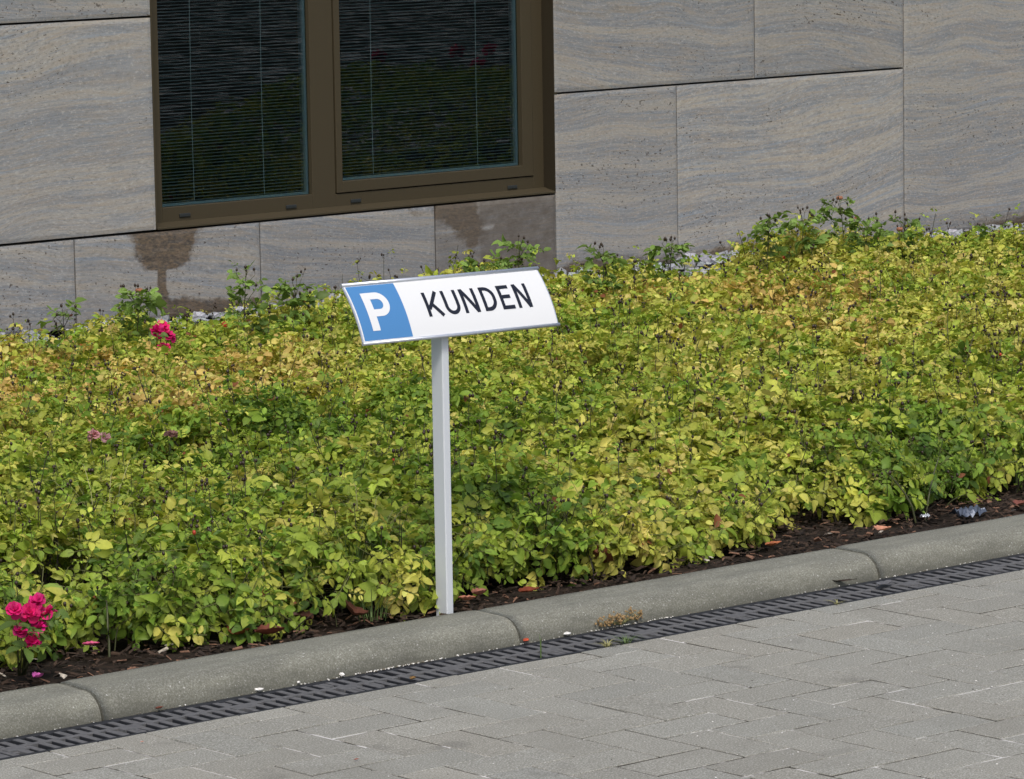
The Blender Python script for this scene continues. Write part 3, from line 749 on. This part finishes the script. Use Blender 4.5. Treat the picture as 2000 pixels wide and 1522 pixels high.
# stems and hips of the mass
mb = MB(); rr = random.Random(9)
def bed_ok(x, y): return front_edge(np.array([x]))[0] < y < back_edge(np.array([x]))[0]
def arch(x, y, h, lean, az, n=5):
    return [(x + lean*math.cos(az)*(i/(n-1))**1.5, y + lean*math.sin(az)*(i/(n-1))**1.5, -.01 + h*(i/(n-1))**.85) for i in range(n)]
for (sx_, sy_, sh_, st_, dx_, dy_) in SPR:
    if sy_ > 2.2 and rr.random() < .4: continue
    g_ = 1 if rr.random() < .6 else 2
    mb.tube([(sx_-dx_*.3, sy_-dy_*.3, max(.0, sh_-.09)), (sx_, sy_, max(.01, sh_-.04)), (sx_+dx_*.5, sy_+dy_*.5, sh_-.04+(st_+.04)*.55), (sx_+dx_, sy_+dy_, sh_+st_)], [.0016, .0014, .0011, .0007], 4, g_, cap=False)
    if rr.random() < .42:
        for k in range(rr.choice([1, 2, 2, 3])):
            tp = Vector((sx_+dx_, sy_+dy_, sh_+st_)); q = tp + Vector((rr.gauss(0, .006), rr.gauss(0, .006), rr.uniform(.004, .018)))
            mb.tube([tp, q], .0006, 3, 2, cap=False); mb.ball(q, rr.uniform(.0022, .0042), 4 if rr.random() < .002 else 3, 5, 4, (1, 1, 1.3))
cnt = 0
while cnt < 2600:
    y = rr.uniform(.02, 3.5); x = rr.uniform(-1.5 + .66*y, 2.1 + 1.12*y)
    if not bed_ok(x, y): continue
    cnt += 1; h = float(canopy(np.array([x]), np.array([y]))[0]); up_ = rr.random() < .32
    hh = h + (rr.uniform(.008, .060) if up_ else -rr.uniform(.01, .05)); pts = arch(x, y, hh, rr.uniform(.01, .07), rr.uniform(0, 6.28))
    r0 = rr.uniform(.0012, .0022); mb.tube(pts, [r0, r0*.9, r0*.8, r0*.65, r0*.5], 4, 1 if rr.random() < .5 else 2, cap=False)
    if up_:
        tp = Vector(pts[-1])
        for k in range(rr.choice([1, 1, 2, 3, 4])):
            a = rr.uniform(0, 6.28); d = Vector((math.cos(a)*.4, math.sin(a)*.4, 1)).normalized()*rr.uniform(.008, .022); q = tp + d
            if k: mb.tube([tp - Vector((0, 0, .006)), q], .0007, 3, 2, cap=False)
            else: q = tp
            if rr.random() < .85: mb.ball(q, rr.uniform(.0024, .0044), 4 if rr.random() < .002 else 3, 6, 4, (1, 1, 1.15))
# cut-back canes by the kerb
for (x, y, h, l, az) in ((1.495, .218, .12, .05, 2.2), (1.492, .13, .13, .08, .4), (1.46, .13, .12, .07, 2.6), (-.70, .16, .10, .05, 1), (.42, .15, .13, .06, 3), (.9, .2, .1, .05, 2), (-.35, .1, .1, .04, 1.4), (1.2, .3, .1, .1, .3)):
    mb.tube(arch(x, y, h, l, az), [.0026, .0024, .0022, .0018, .0014], 6, 1, cap=False)
Vs = np.array(mb.v); qs = np.array([f for f in mb.f if len(f) == 4]); qm = np.array([m_ for f, m_ in zip(mb.f, mb.mi) if len(f) == 4])
ts = np.array([f for f in mb.f if len(f) == 3]); tm = np.array([m_ for f, m_ in zip(mb.f, mb.mi) if len(f) == 3]); k = len(V)
ob = mesh_np('rose_ground_cover', np.concatenate([V, Vs]), [Q, qs+k, T, ts+k], [M['leaf'], M['stem'], M['darkstem'], M['hip'], M['redhip']],
        np.concatenate([cc, np.ones((len(Vs), 3))*.1]), mi=[np.zeros(len(Q)), qm, np.zeros(len(T)), tm], smooth=True)
tag(ob, 'dense low mass of yellow-green ground cover rose foliage filling the bed', 'rose bed', kind='stuff')

# ---- tall shoots standing out against the wall
SH = [(1.10, 2.88, .285, 'slim rose shoot with dark hips left of the vertical slab joint, leftmost against the wall', 0),
      (1.30, 2.85, .325, 'tall leafy rose shoot in front of the stained slab, just above the pink bloom', 2),
      (1.68, 2.88, .350, 'thin rose shoot with many dark hips below the middle of the left window light', 1),
      (1.83, 2.85, .310, 'leafy bent rose shoot in front of the joint between the stained and the pale slab', 2),
      (2.68, 2.88, .350, 'rose shoot rising behind the sign top in front of the dark damp slab', 1),
      (2.50, 2.80, .300, 'low leafy rose shoot peeping over the top rail of the sign', 2),
      (3.00, 2.88, .305, 'small rose shoot right of the sign, in front of the slab right of the window', 1),
      (3.28, 2.90, .300, 'rose shoot at the foot of the slab joint between sign and tall shoots', 1),
      (3.70, 2.92, .340, 'slim dark-hipped rose shoot at the left of the tall shoots against the wall', 1),
      (3.84, 2.92, .345, 'straight rose shoot, second from the left of the tall shoots by the wall', 1),
      (4.05, 2.92, .372, 'tallest rose shoot, with a withered brown flower head, reaching high over the wall base', 2),
      (4.00, 2.80, .315, 'leafy rose shoot crowding the foot of the tallest shoot', 2),
      (4.27, 2.90, .295, 'rose shoot with small dark hips crossing the right-hand slab joint', 1),
      (4.18, 2.85, .270, 'low bushy rose shoot with a rusty flower head beside the right-hand slab joint', 2),
      (4.64, 2.88, .235, 'short rose shoot in front of the wide slab at the far right', 1)]
r2 = np.random.default_rng(21); rr = random.Random(4)
for (x, y, h, lab, leafy) in SH:
    t = empty('rose_shoot', (x, y, 0)); tag(t, lab, 'rose shoot', 'rose shoots standing against the wall')
    az = rr.uniform(0, 6.28); pts = arch(0, 0, h, rr.uniform(.01, .03), az, 7)
    b = MB(); b.tube(pts, [.0022, .0020, .0018, .0016, .0013, .0011, .0008], 5, 0)
    tips = [Vector(pts[-1])]; lp = []
    for k in range(4 + leafy):
        i = rr.choice([3, 4, 5, 5]); a = rr.uniform(0, 6.28); s_ = Vector(pts[i]); L = rr.uniform(.035, .07)
        e_ = s_ + Vector((math.cos(a)*.75, math.sin(a)*.75, .95)).normalized()*L
        b.tube([s_, (s_+e_)/2 + Vector((0, 0, .004)), e_], [.0011, .0009, .0007], 4, 0); tips.append(e_); lp += [(s_+e_)/2]
    b.build('stem', M['stem'] if leafy else M['darkstem'], t, smooth=True)
    hb = []
    for tp in tips:
        for k in range(rr.choice([1, 1, 1, 2])):
            a = rr.uniform(0, 6.28); q = tp + Vector((math.cos(a)*.45, math.sin(a)*.45, .8)).normalized()*rr.uniform(.006, .02)
            bb = MB(); bb.tube([tp, q], .0006, 3); bb.ball(q, rr.uniform(.0028, .0042), 0, 7, 5, (1, 1, 1.3)); bb.tube([q, q+Vector((0, 0, .008))], [.0012, .0004], 4)
            bb.build('rose_hip', M['hip'], t, smooth=True)
    if 'withered' in lab or 'rusty' in lab or 'pink bloom' in lab:
        bb = MB(); q = tips[0]
        for k in range(7):
            a = k*.9; bb.ball((q.x+.006*math.cos(a), q.y+.006*math.sin(a), q.z+.004), .005, 0, 5, 4, (1, 1, 1.2))
        bb.build('withered_flower', flat('withered_petal', (.30, .13, .07), .8), t, smooth=True)
    nl = 22 + 10*leafy; P = []
    for k in range(nl):
        i = rr.uniform(1.4, 5.98); a0 = int(i); p = Vector(pts[a0]).lerp(Vector(pts[min(6, a0+1)]), i-a0)
        if lp and rr.random() < .35: p = rr.choice(lp)
        P.append(p)
    P = np.array([tuple(p) for p in P]); n = len(P); azs = r2.uniform(0, 6.28, n)
    Rd = np.stack([np.cos(azs), np.sin(azs), r2.normal(.15, .3, n)], -1); N = norm(np.stack([r2.normal(0, .35, n), r2.normal(-.15, .35, n), np.ones(n)], -1))
    col = np.array([.18, .28, .065])*(1+r2.normal(0, .2, (n, 1)))
    V, Q, T, c_ = gather(compound(P+norm(Rd)*.012, Rd, N, col, True, r2, 1.05) + [rach(P+norm(Rd)*.012, Rd, N, r2, 1.0)])
    mesh_np('foliage', V, [Q, T], M['leaf'], c_, t, smooth=True)

# ---- blossoms
def petal_patch(c, a, tilt, L, Wd_, cup, col, r_):
    """one petal: 5x4 grid, returns V, Q, cols"""
    nu, nv = 5, 5; V = []
    d = Vector((math.cos(a), math.sin(a), 0)); s_ = Vector((-math.sin(a), math.cos(a), 0)); ct, st = math.cos(tilt), math.sin(tilt)
    for i in range(nv):
        v = i/(nv-1); rad = L*v; bend = tilt - cup*v
        for j in range(nu):
            u = (j/(nu-1))*2-1; wd = Wd_*(.25+.75*math.sin(min(1, v*1.05)*math.pi*.62))*.5
            p = Vector(c) + d*(rad*math.cos(bend) - abs(u)**2*L*.16*v) + Vector((0, 0, rad*math.sin(bend) + u*u*wd*.5 + r_.gauss(0, L*.02))) + s_*(u*wd)
            V.append(tuple(p))
    I = np.arange(nu*nv).reshape(nv, nu); Q = np.stack([I[:-1, :-1], I[:-1, 1:], I[1:, 1:], I[1:, :-1]], -1).reshape(-1, 4)
    cl = np.tile(col, (nu*nv, 1)); cl[:nu] *= .8
    return np.array(V), Q, np.zeros((0, 3), int), cl
def flower(par, c, rad, col, tilt_dir, seed, name='flower'):
    r_ = random.Random(seed); parts = []
    for (n, tl, L, w_) in ((5, .25, 1.0, 1.15), (5, .75, .85, 1.0), (4, 1.15, .6, .8), (3, 1.35, .4, .6)):
        for k in range(n):
            cl = np.array(col)*(1+r_.gauss(0, .18))
            parts.append(petal_patch((0, 0, 0), 2*math.pi*k/n + r_.uniform(-.25, .25) + n, tl+r_.gauss(0, .1), rad*L*r_.uniform(.88, 1.1), rad*w_, r_.uniform(.1, .7), cl, r_))
    V, Q, T, cc_ = gather(parts)
    q = Vector(tilt_dir).to_track_quat('Z', 'Y').to_matrix(); V = V @ np.array(q).T + np.array(c)
    return mesh_np(name, V, [Q], M['petal'], cc_.clip(0, 1), par, smooth=True)
PINK = (.74, .018, .20)
def cluster(loc, label, fl, col=PINK, leaves=4, rad=.0225):
    t = empty('rose_blossom', loc); tag(t, label, 'rose bloom', 'rose blooms in the bed')
    rr_ = random.Random(hash(label) % 1000 if False else len(label)); b = MB()
    for k, (dx, dy, dz) in enumerate(fl):
        b.tube([(dx*.2, .03, -loc[2]), (dx*.6, dy*.6+.01, dz-.04), (dx, dy, dz-.004)], [.0018, .0014, .001], 5)
        flower(t, (dx, dy, dz), rad*rr_.uniform(.85, 1.1), tuple(x*rr_.uniform(.8, 1.15) for x in col), (rr_.gauss(-.35, .3), rr_.gauss(-.55, .3), .75), 50+k+len(label))
    b.build('stem', M['stem'], t, smooth=True)
    if leaves:
        r_ = np.random.default_rng(len(label)); P = np.array([(f[0]*r_.uniform(.3, 1), f[1]-.005, f[2]-.012+r_.normal(0, .012)) for f in fl][:leaves] * (1 if leaves < 5 else 2)); n = len(P)
        azs = r_.uniform(0, 6.28, n); Rd = np.stack([np.cos(azs), np.sin(azs)-.4, r_.normal(-.1, .2, n)], -1); N = norm(np.stack([r_.normal(0, .3, n), r_.normal(-.4, .3, n), np.ones(n)], -1))
        V, Q, T, c_ = gather(compound(P, Rd, N, np.tile([.12, .19, .045], (n, 1)), True, r_, .95)); mesh_np('foliage', V, [Q, T], M['leaf'], c_, t, smooth=True)
cluster((-.945, .065, .10), 'large cluster of magenta rose blooms hanging low over the kerb at the left edge',
        [(-.030, 0, .030), (.030, .015, .036), (.042, 0, .012), (.002, -.01, -.030), (-.014, .004, -.012), (.010, .01, .018), (.020, .0, -.012)], leaves=5, rad=.0195)
cluster((1.28, 2.70, .205), 'magenta rose bloom standing near the wall below the funnel-shaped stain',
        [(-.015, 0, .022), (.022, 0, .004), (-.002, -.01, -.026), (.012, .01, .030)], leaves=3, rad=.024)
cluster((.125, 1.37, .195), 'faded pale pink rose bloom with white petals in the left middle of the bed', [(0, 0, .01), (.03, 0, .0)], (.55, .30, .34), 0, .015)
cluster((.243, 1.24, .20), 'withered dusky pink rose bloom on a thin stalk left of the sign', [(0, 0, .006)], (.22, .09, .09), 0, .017)
for (x, y, lb) in ((7.48, .30, 'magenta rose bloom mirrored lowest in the right window light'), (7.56, .301, 'magenta rose bloom mirrored at the right edge of the window blind'), (6.90, .30, 'magenta rose bloom mirrored left of centre in the right window light'), (7.36, .302, 'magenta rose bloom mirrored between the two cords of the right blind')):
    cluster((x, y, .40 if 'lowest' in lb else .465), lb, [(0, 0, .01), (.035, 0, 0), (-.02, .02, .0)], leaves=0, rad=.03)
for (x, y, z, lb) in ((1.215, 2.98, .165, 'single red rose hip at the foot of the leftmost slab joint'), (1.674, 2.95, .185, 'single red rose hip in front of the gravel strip left of the sign'), (3.80, 2.95, .20, 'single red rose hip beneath the slim dark-hipped shoot')):
    t = empty('rose_hip_twig', (x, y, 0)); tag(t, lb, 'rose hip', 'red rose hips near the wall')
    b = MB(); b.tube([(0, 0, 0), (.005, 0, z*.6), (0, 0, z-.006)], [.0015, .001, .0008], 4); b.build('stem', M['stem'], t)
    b = MB(); b.ball((0, 0, z), .0085, 0, 10, 7, (1, 1, 1.1)); b.build('hip', M['redhip'], t, smooth=True)

# ------------------------------------------------------------------ grass tufts
def tuft(loc, n, h, spread, label, mat, name='grass_tuft', lean=(0, 0), wd=.0016):
    r_ = random.Random(len(label)*3); b = MB()
    for k in range(n):
        a = r_.uniform(0, 6.28); rd = r_.uniform(0, spread*.25); H = h*r_.uniform(.5, 1.1); L = spread*r_.uniform(.3, 1.1)
        x, y = rd*math.cos(a), rd*math.sin(a); sx, sy = -math.sin(a), math.cos(a); V = []
        for i in range(5):
            t = i/4; w_ = wd*(1-t*.85)
            cx, cy = x + (math.cos(a)*L+lean[0])*t*t, y + (math.sin(a)*L+lean[1])*t*t; cz = H*math.sin(t*1.75)/math.sin(1.57)
            V += [(cx-sx*w_, cy-sy*w_, cz), (cx+sx*w_, cy+sy*w_, cz)]
        b.add(V, [(2*i, 2*i+1, 2*i+3, 2*i+2) for i in range(4)])
    o = b.build(name, mat, smooth=True); o.location = loc
    return tag(o, label, 'grass', 'grass tufts and weeds')
tuft((-.08, .20, 0), 90, .17, .14, 'fine dark green grass tuft growing through the roses left of the post', M['grass'])
tuft((.0, .24, 0), 26, .22, .16, 'pale straw coloured grass blades fanning out above the dark tuft', M['straw'], lean=(.02, -.02))
tuft((-.14, .06, 0), 34, .075, .13, 'short dark grass clump at the kerb edge below the tuft', M['grass'], wd=.0010)
tuft((1.98, .30, 0), 50, .12, .12, 'thin grass tuft at the far right edge of the bed', M['grass'])
tuft((-.95, .30, 0), 14, .12, .10, 'wispy grass blades behind the magenta blooms', M['straw'])
tuft((.62, .78, .05), 16, .13, .14, 'bent yellow grass blades in a gap right of the post', M['straw'])
tuft((-.28, .75, .0), 30, .24, .2, 'long thin grass blades crossing the dark green roses on the left', M['straw'])
tuft((1.25, .40, .0), 30, .12, .1, 'green grass tuft behind the yellowest rose bush', M['grass'])
tuft((.016, -.262, -.054), 4, .045, .008, 'tiny upright grass sprout at the grate edge below the post', M['grass'], wd=.0010)
tuft((.22, -.282, -.052), 26, .014, .045, 'flat green grass tuft in the joint beside the grate', M['grass'], wd=.0012)
tuft((.17, -.282, -.052), 22, .012, .035, 'flat brownish moss tuft in the joint beside the grate', M['straw'], wd=.0014)
tuft((.80, -.285, -.052), 22, .010, .03, 'small dry moss patch by the grate at the right', M['straw'], wd=.0012)

# ------------------------------------------------------------------ fallen leaves, litter, pebbles
def dryleaf(loc, L, w_, col, label, rot, curl=.5, name='dry_leaf', cat='fallen leaf', group='fallen leaves and petals', tilt=(0, 0)):
    r_ = random.Random(len(label)); nu, nv = 7, 9; V = []
    for i in range(nv):
        v = i/(nv-1); hw = w_*.5*(math.sin(math.pi*min(1, v*.94+.04))**.7)*(1+.12*math.sin(v*22))
        for j in range(nu):
            u = (j/(nu-1))*2-1
            V.append((L*(v-.5), u*hw, curl*(u*u*hw*.9 + (v-.5)**2*L*.6) + r_.gauss(0, L*.012)))
    I = np.arange(nu*nv).reshape(nv, nu); Q = np.stack([I[:-1, :-1], I[:-1, 1:], I[1:, 1:], I[1:, :-1]], -1).reshape(-1, 4)
    cc_ = np.tile(col, (nu*nv, 1))*(1+np.array([r_.gauss(0, .18) for _ in range(nu*nv)])[:, None])
    o = mesh_np(name, np.array(V), [Q], M['dry'], cc_.clip(.005, 1), None, smooth=True)
    o.location = loc; o.rotation_euler = (tilt[0], tilt[1], rot)
    return tag(o, label, cat, group)
dryleaf((-.455, .075, .012), .056, .045, (.17, .045, .018), 'curled rust-red dead leaf behind the kerb at the left', .4, .7)
dryleaf((-.405, .045, .010), .062, .040, (.14, .040, .025), 'long crumpled red-brown dead leaf lying on the kerb edge at the left', -.2, .8)
dryleaf((-.20, .045, .022), .070, .050, (.10, .035, .022), 'dark red-brown dead leaf by the kerb near the grass clump', .9, .7, tilt=(.5, 0))
dryleaf((-.29, .10, .012), .06, .045, (.075, .03, .02), 'dark brown dead leaf half under the roses left of the post', 1.9, .8)
dryleaf((.505, .12, .030), .085, .048, (.15, .05, .025), 'reddish brown dead leaf standing on edge under the roses right of the post', 1.2, .9, tilt=(.9, .3))
dryleaf((.245, .035, .008), .060, .036, (.20, .045, .02), 'flat red dead leaf on the mulch right of the post', .2, .4)
dryleaf((.09, .045, .010), .035, .018, (.40, .16, .10), 'small curled tan dead leaf just right of the post foot', -.6, .9)
dryleaf((.14, .065, .012), .045, .026, (.32, .13, .09), 'second small pinkish tan dead leaf right of the post foot', .2, .9)
dryleaf((.967, .074, .008), .050, .022, (.42, .14, .06), 'orange-brown narrow dead leaf on the mulch under the yellow roses', .1, .6)
dryleaf((1.255, .03, .010), .048, .036, (.58, .27, .17), 'salmon coloured dead leaf on the bare mulch at the kerb edge', .3, .5)
dryleaf((-.745, .28, .012), .026, .024, (.45, .28, .05), 'round yellow fallen leaf on the mulch near the magenta blooms', .3, .5)
dryleaf((-.72, .19, .012), .034, .020, (.60, .10, .22), 'pink fallen rose petal on the mulch right of the blooms', -.3, .6, 'rose_petal', 'petal')
dryleaf((-.957, .022, .008), .024, .022, (.50, .10, .36), 'violet-pink fallen petal at the kerb edge under the blooms', .2, .9, 'rose_petal', 'petal')
dryleaf((1.70, .04, .012), .055, .032, (.20, .07, .05), 'brown-red dead leaf behind the kerb at the far right', .5, .6)
dryleaf((.078, -.146, -.045), .026, .010, (.50, .09, .04), 'small red leaf scrap at the foot of the kerb joint', .5, .6, tilt=(.3, 0))
dryleaf((-.81, -.150, -.046), .022, .010, (.16, .05, .03), 'dark red scrap at the kerb foot near the left joint', .2, .6)
dryleaf((1.008, -.215, -.046), .065, .026, (.13, .13, .14), 'grey withered leaf lying on the grate below the right joint', .3, .4)
dryleaf((.955, -.147, -.040), .060, .012, (.045, .03, .022), 'thin dark twig-like leaf at the kerb foot left of the right joint', -.5, .3)
dryleaf((-.31, -.27, -.047), .022, .012, (.24, .14, .05), 'tan crumbled leaf at the grate edge on the left', .5, .7)
dryleaf((-.82, -.738, -.046), .013, .005, (.28, .07, .04), 'tiny red chip lying on the pavers at the bottom left', .2, .5)
dryleaf((-1.0, -.36, -.046), .008, .005, (.5, .25, .2), 'tiny pinkish chip on a paver near the left grate', .2, .5)
# crumpled wrapper
def crumple(loc, sx, sy, sz, col, label, name, cat):
    r_ = random.Random(len(label)); nu, nv = 13, 9; V = []
    for i in range(nu):
        for j in range(nv):
            u, v = i/(nu-1)-.5, j/(nv-1)-.5
            V.append((u*sx, v*sy*(1-.5*abs(u)), sz*(.5+.5*math.sin(u*17+v*9)*math.cos(v*13-u*5)) * (1-1.2*abs(v)) + r_.gauss(0, sz*.09)))
    I = np.arange(nu*nv).reshape(nu, nv); Q = np.stack([I[:-1, :-1], I[1:, :-1], I[1:, 1:], I[:-1, 1:]], -1).reshape(-1, 4)
    o = mesh_np(name, np.array(V), [Q], flat(name, col, .35, .35, .3, 90)); o.location = loc; return tag(o, label, cat)
crumple((1.555, .062, .004), .085, .06, .024, (.10, .12, .16), 'crumpled blue-grey foil wrapper on the mulch at the right', 'wrapper', 'litter')
crumple((1.458, .10, .006), .024, .014, .010, (.55, .58, .62), 'small white scrap of paper beside the wrapper', 'paper_scrap', 'litter')
# pebbles at the kerb foot
def rock(n_, seed, flatn=.7):
    r_ = np.random.default_rng(seed); phi = (1+5**.5)/2
    v = np.array([(-1, phi, 0), (1, phi, 0), (-1, -phi, 0), (1, -phi, 0), (0, -1, phi), (0, 1, phi), (0, -1, -phi), (0, 1, -phi), (phi, 0, -1), (phi, 0, 1), (-phi, 0, -1), (-phi, 0, 1)])/1.9
    f = np.array([(0, 11, 5), (0, 5, 1), (0, 1, 7), (0, 7, 10), (0, 10, 11), (1, 5, 9), (5, 11, 4), (11, 10, 2), (10, 7, 6), (7, 1, 8), (3, 9, 4), (3, 4, 2), (3, 2, 6), (3, 6, 8), (3, 8, 9), (4, 9, 5), (2, 4, 11), (6, 2, 10), (8, 6, 7), (9, 8, 1)])
    V = v[None]*(1+r_.normal(0, .16, (n_, 12, 1)))
    V = V*np.stack([r_.uniform(.7, 1.3, n_), r_.uniform(.7, 1.3, n_), r_.uniform(.4, .85, n_)*flatn/.7], -1)[:, None]
    a = r_.uniform(0, 6.28, n_); ca, sa = np.cos(a), np.sin(a); X_ = V[..., 0]*ca[:, None]-V[..., 1]*sa[:, None]; Y_ = V[..., 0]*sa[:, None]+V[..., 1]*ca[:, None]
    return np.stack([X_, Y_, V[..., 2]], -1), f
def rocks(name, x, y, z, s, col, mat, seed, **kw):
    n_ = len(x); V, f = rock(n_, seed); V = V*s[:, None, None] + np.stack([x, y, z], -1)[:, None]
    F = (np.arange(n_)*12)[:, None, None] + f[None]
    return mesh_np(name, V.reshape(-1, 3), [F.reshape(-1, 3)], mat, np.repeat(col, 12, 0), **kw)
pb = [(-.576, .0075, 'white pebble at the kerb foot, leftmost'), (-.483, .0035, 'tiny white pebble between the two larger ones at the kerb foot'), (-.380, .006, 'white pebble at the kerb foot beside the crumbs of grit'), (.189, .007, 'cream pebble at the kerb foot right of the kerb joint')]
for x, s, lb in pb:
    o = rocks('pebble', np.array([0.]), np.array([0.]), np.array([0.]), np.array([s]), np.array([[.85, .84, .80]]), M['gravel'], int(s*9999)); o.location = (x, -.1435, -.046); tag(o, lb, 'pebble', 'white pebbles at the kerb foot')
r3 = np.random.default_rng(31); n_ = 520
x = r3.uniform(-1.5, 2.4, n_); x[:110] = r3.normal(-.25, .07, 110); x[110:150] = r3.normal(.36, .05, 40); y = -.1405 - np.abs(r3.normal(0, .0035, n_)); s = r3.uniform(.0007, .0018, n_); s[:150] *= 1.35
c3 = np.where(r3.random((n_, 1)) < .6, np.array([[.75, .74, .70]]), np.array([[.2, .18, .14]]))
tag(rocks('grit', x, y, np.full(n_, -.0505), s, c3, M['gravel'], 5), 'fine white and brown grit along the foot of the kerb', 'grit', kind='stuff')
n_ = 900; x = r3.uniform(-1.9, 3.2, n_); y = r3.uniform(-2.2, -.3, n_)
c3 = np.where(r3.random((n_, 1)) < .75, np.array([[.78, .77, .75]]), np.array([[.05, .04, .03]]))
tag(rocks('paving_grit', x, y, np.full(n_, PZ+.0006), r3.uniform(.0006, .0016, n_), c3, M['gravel'], 6), 'scattered white and dark specks of grit on the pavers', 'grit', kind='stuff')
# dry weed at the kerb
t = empty('dry_weed', (.335, -.139, -.05)); tag(t, 'small dry yellow-brown weed growing at the foot of the kerb right of the post', 'weed', 'grass tufts and weeds')
rr = random.Random(12); b = MB(); lv = MB()
for k in range(26):
    a = rr.uniform(-.3, 3.4); L = rr.uniform(.015, .055); q = Vector((math.cos(a)*L*1.2 - .01, -abs(math.sin(a))*.012-.002, rr.uniform(.004, .03)*(1-L*6)+.004))
    b.tube([(0, -.002, .001), q*.5 + Vector((0, 0, .003)), q], [.0008, .0006, .0004], 3)
    for j in range(5): lv.ball(q + Vector((rr.gauss(0, .004), rr.gauss(0, .002), rr.gauss(0, .003))), rr.uniform(.0015, .003), 0, 5, 3)
b.build('stem', M['straw'], t); lv.build('foliage', flat('dry_weed_leaf', (.30, .20, .09), .8, 0, .6, 300), t)

# ------------------------------------------------------------------ mulch and gravel
n_ = 24000; r4 = np.random.default_rng(41)
x = r4.uniform(-2.4, 5.6, n_); y = np.where(r4.random(n_) < .55, r4.uniform(.004, .65, n_), r4.uniform(0, 3.2, n_)); L = r4.uniform(.006, .024, n_); wd = L*r4.uniform(.2, .55, n_); th = wd*.25
a = r4.uniform(0, 6.28, n_); d = norm(np.stack([np.cos(a), np.sin(a), r4.normal(0, .25, n_)], -1)); nn = norm(np.stack([r4.normal(0, .4, n_), r4.normal(0, .4, n_), np.ones(n_)], -1)); s_ = norm(np.cross(nn, d)); nn = np.cross(d, s_)
cpos = np.stack([x, y, -.008 + np.abs(r4.normal(0, .006, n_))], -1); V = []
for (i, j, k) in ((-1, -1, -1), (1, -.6, -1), (1, .6, -1), (-1, 1, -1), (-.9, -.8, 1), (.9, -.5, 1), (.8, .5, 1), (-.8, .9, 1)):
    V.append(cpos + d*(L*.5*i)[:, None] + s_*(wd*.5*j)[:, None] + nn*(th*.5*k)[:, None])
V = np.stack(V, 1).reshape(-1, 3); fq = np.array([(0, 3, 2, 1), (4, 5, 6, 7), (0, 1, 5, 4), (1, 2, 6, 5), (2, 3, 7, 6), (3, 0, 4, 7)])
F = ((np.arange(n_)*8)[:, None, None] + fq[None]).reshape(-1, 4)
base = np.array([.020, .014, .010]) + r4.random((n_, 1))*np.array([[.045, .026, .016]]); pale = (r4.random((n_, 1)) < .12); base = np.where(pale, np.array([[.20, .11, .07]]), base); base = np.where(r4.random((n_, 1)) < .012, np.array([[.5, .45, .38]]), base)
tag(mesh_np('bark_mulch', V, [F], M['mulch'], np.repeat(base, 8, 0)), 'dark brown bark mulch with paler chips covering the soil of the bed', 'mulch', kind='stuff')
n_ = 9000; x = r4.uniform(-.5, 8.5, n_); y = r4.uniform(2.75, W-.01, n_); s = r4.gamma(3, .0055, n_).clip(.006, .034)
g = r4.uniform(.20, .44, (n_, 1)); c = g*np.array([[.93, .98, 1.06]])*(1+r4.normal(0, .03, (n_, 3)))
tag(rocks('gravel_strip', x, y, -.002 + s*.25 + .006*r4.random(n_), s, c, M['gravel'], 8), 'strip of pale blue-grey crushed stone along the foot of the wall', 'gravel', kind='stuff')

print('built')
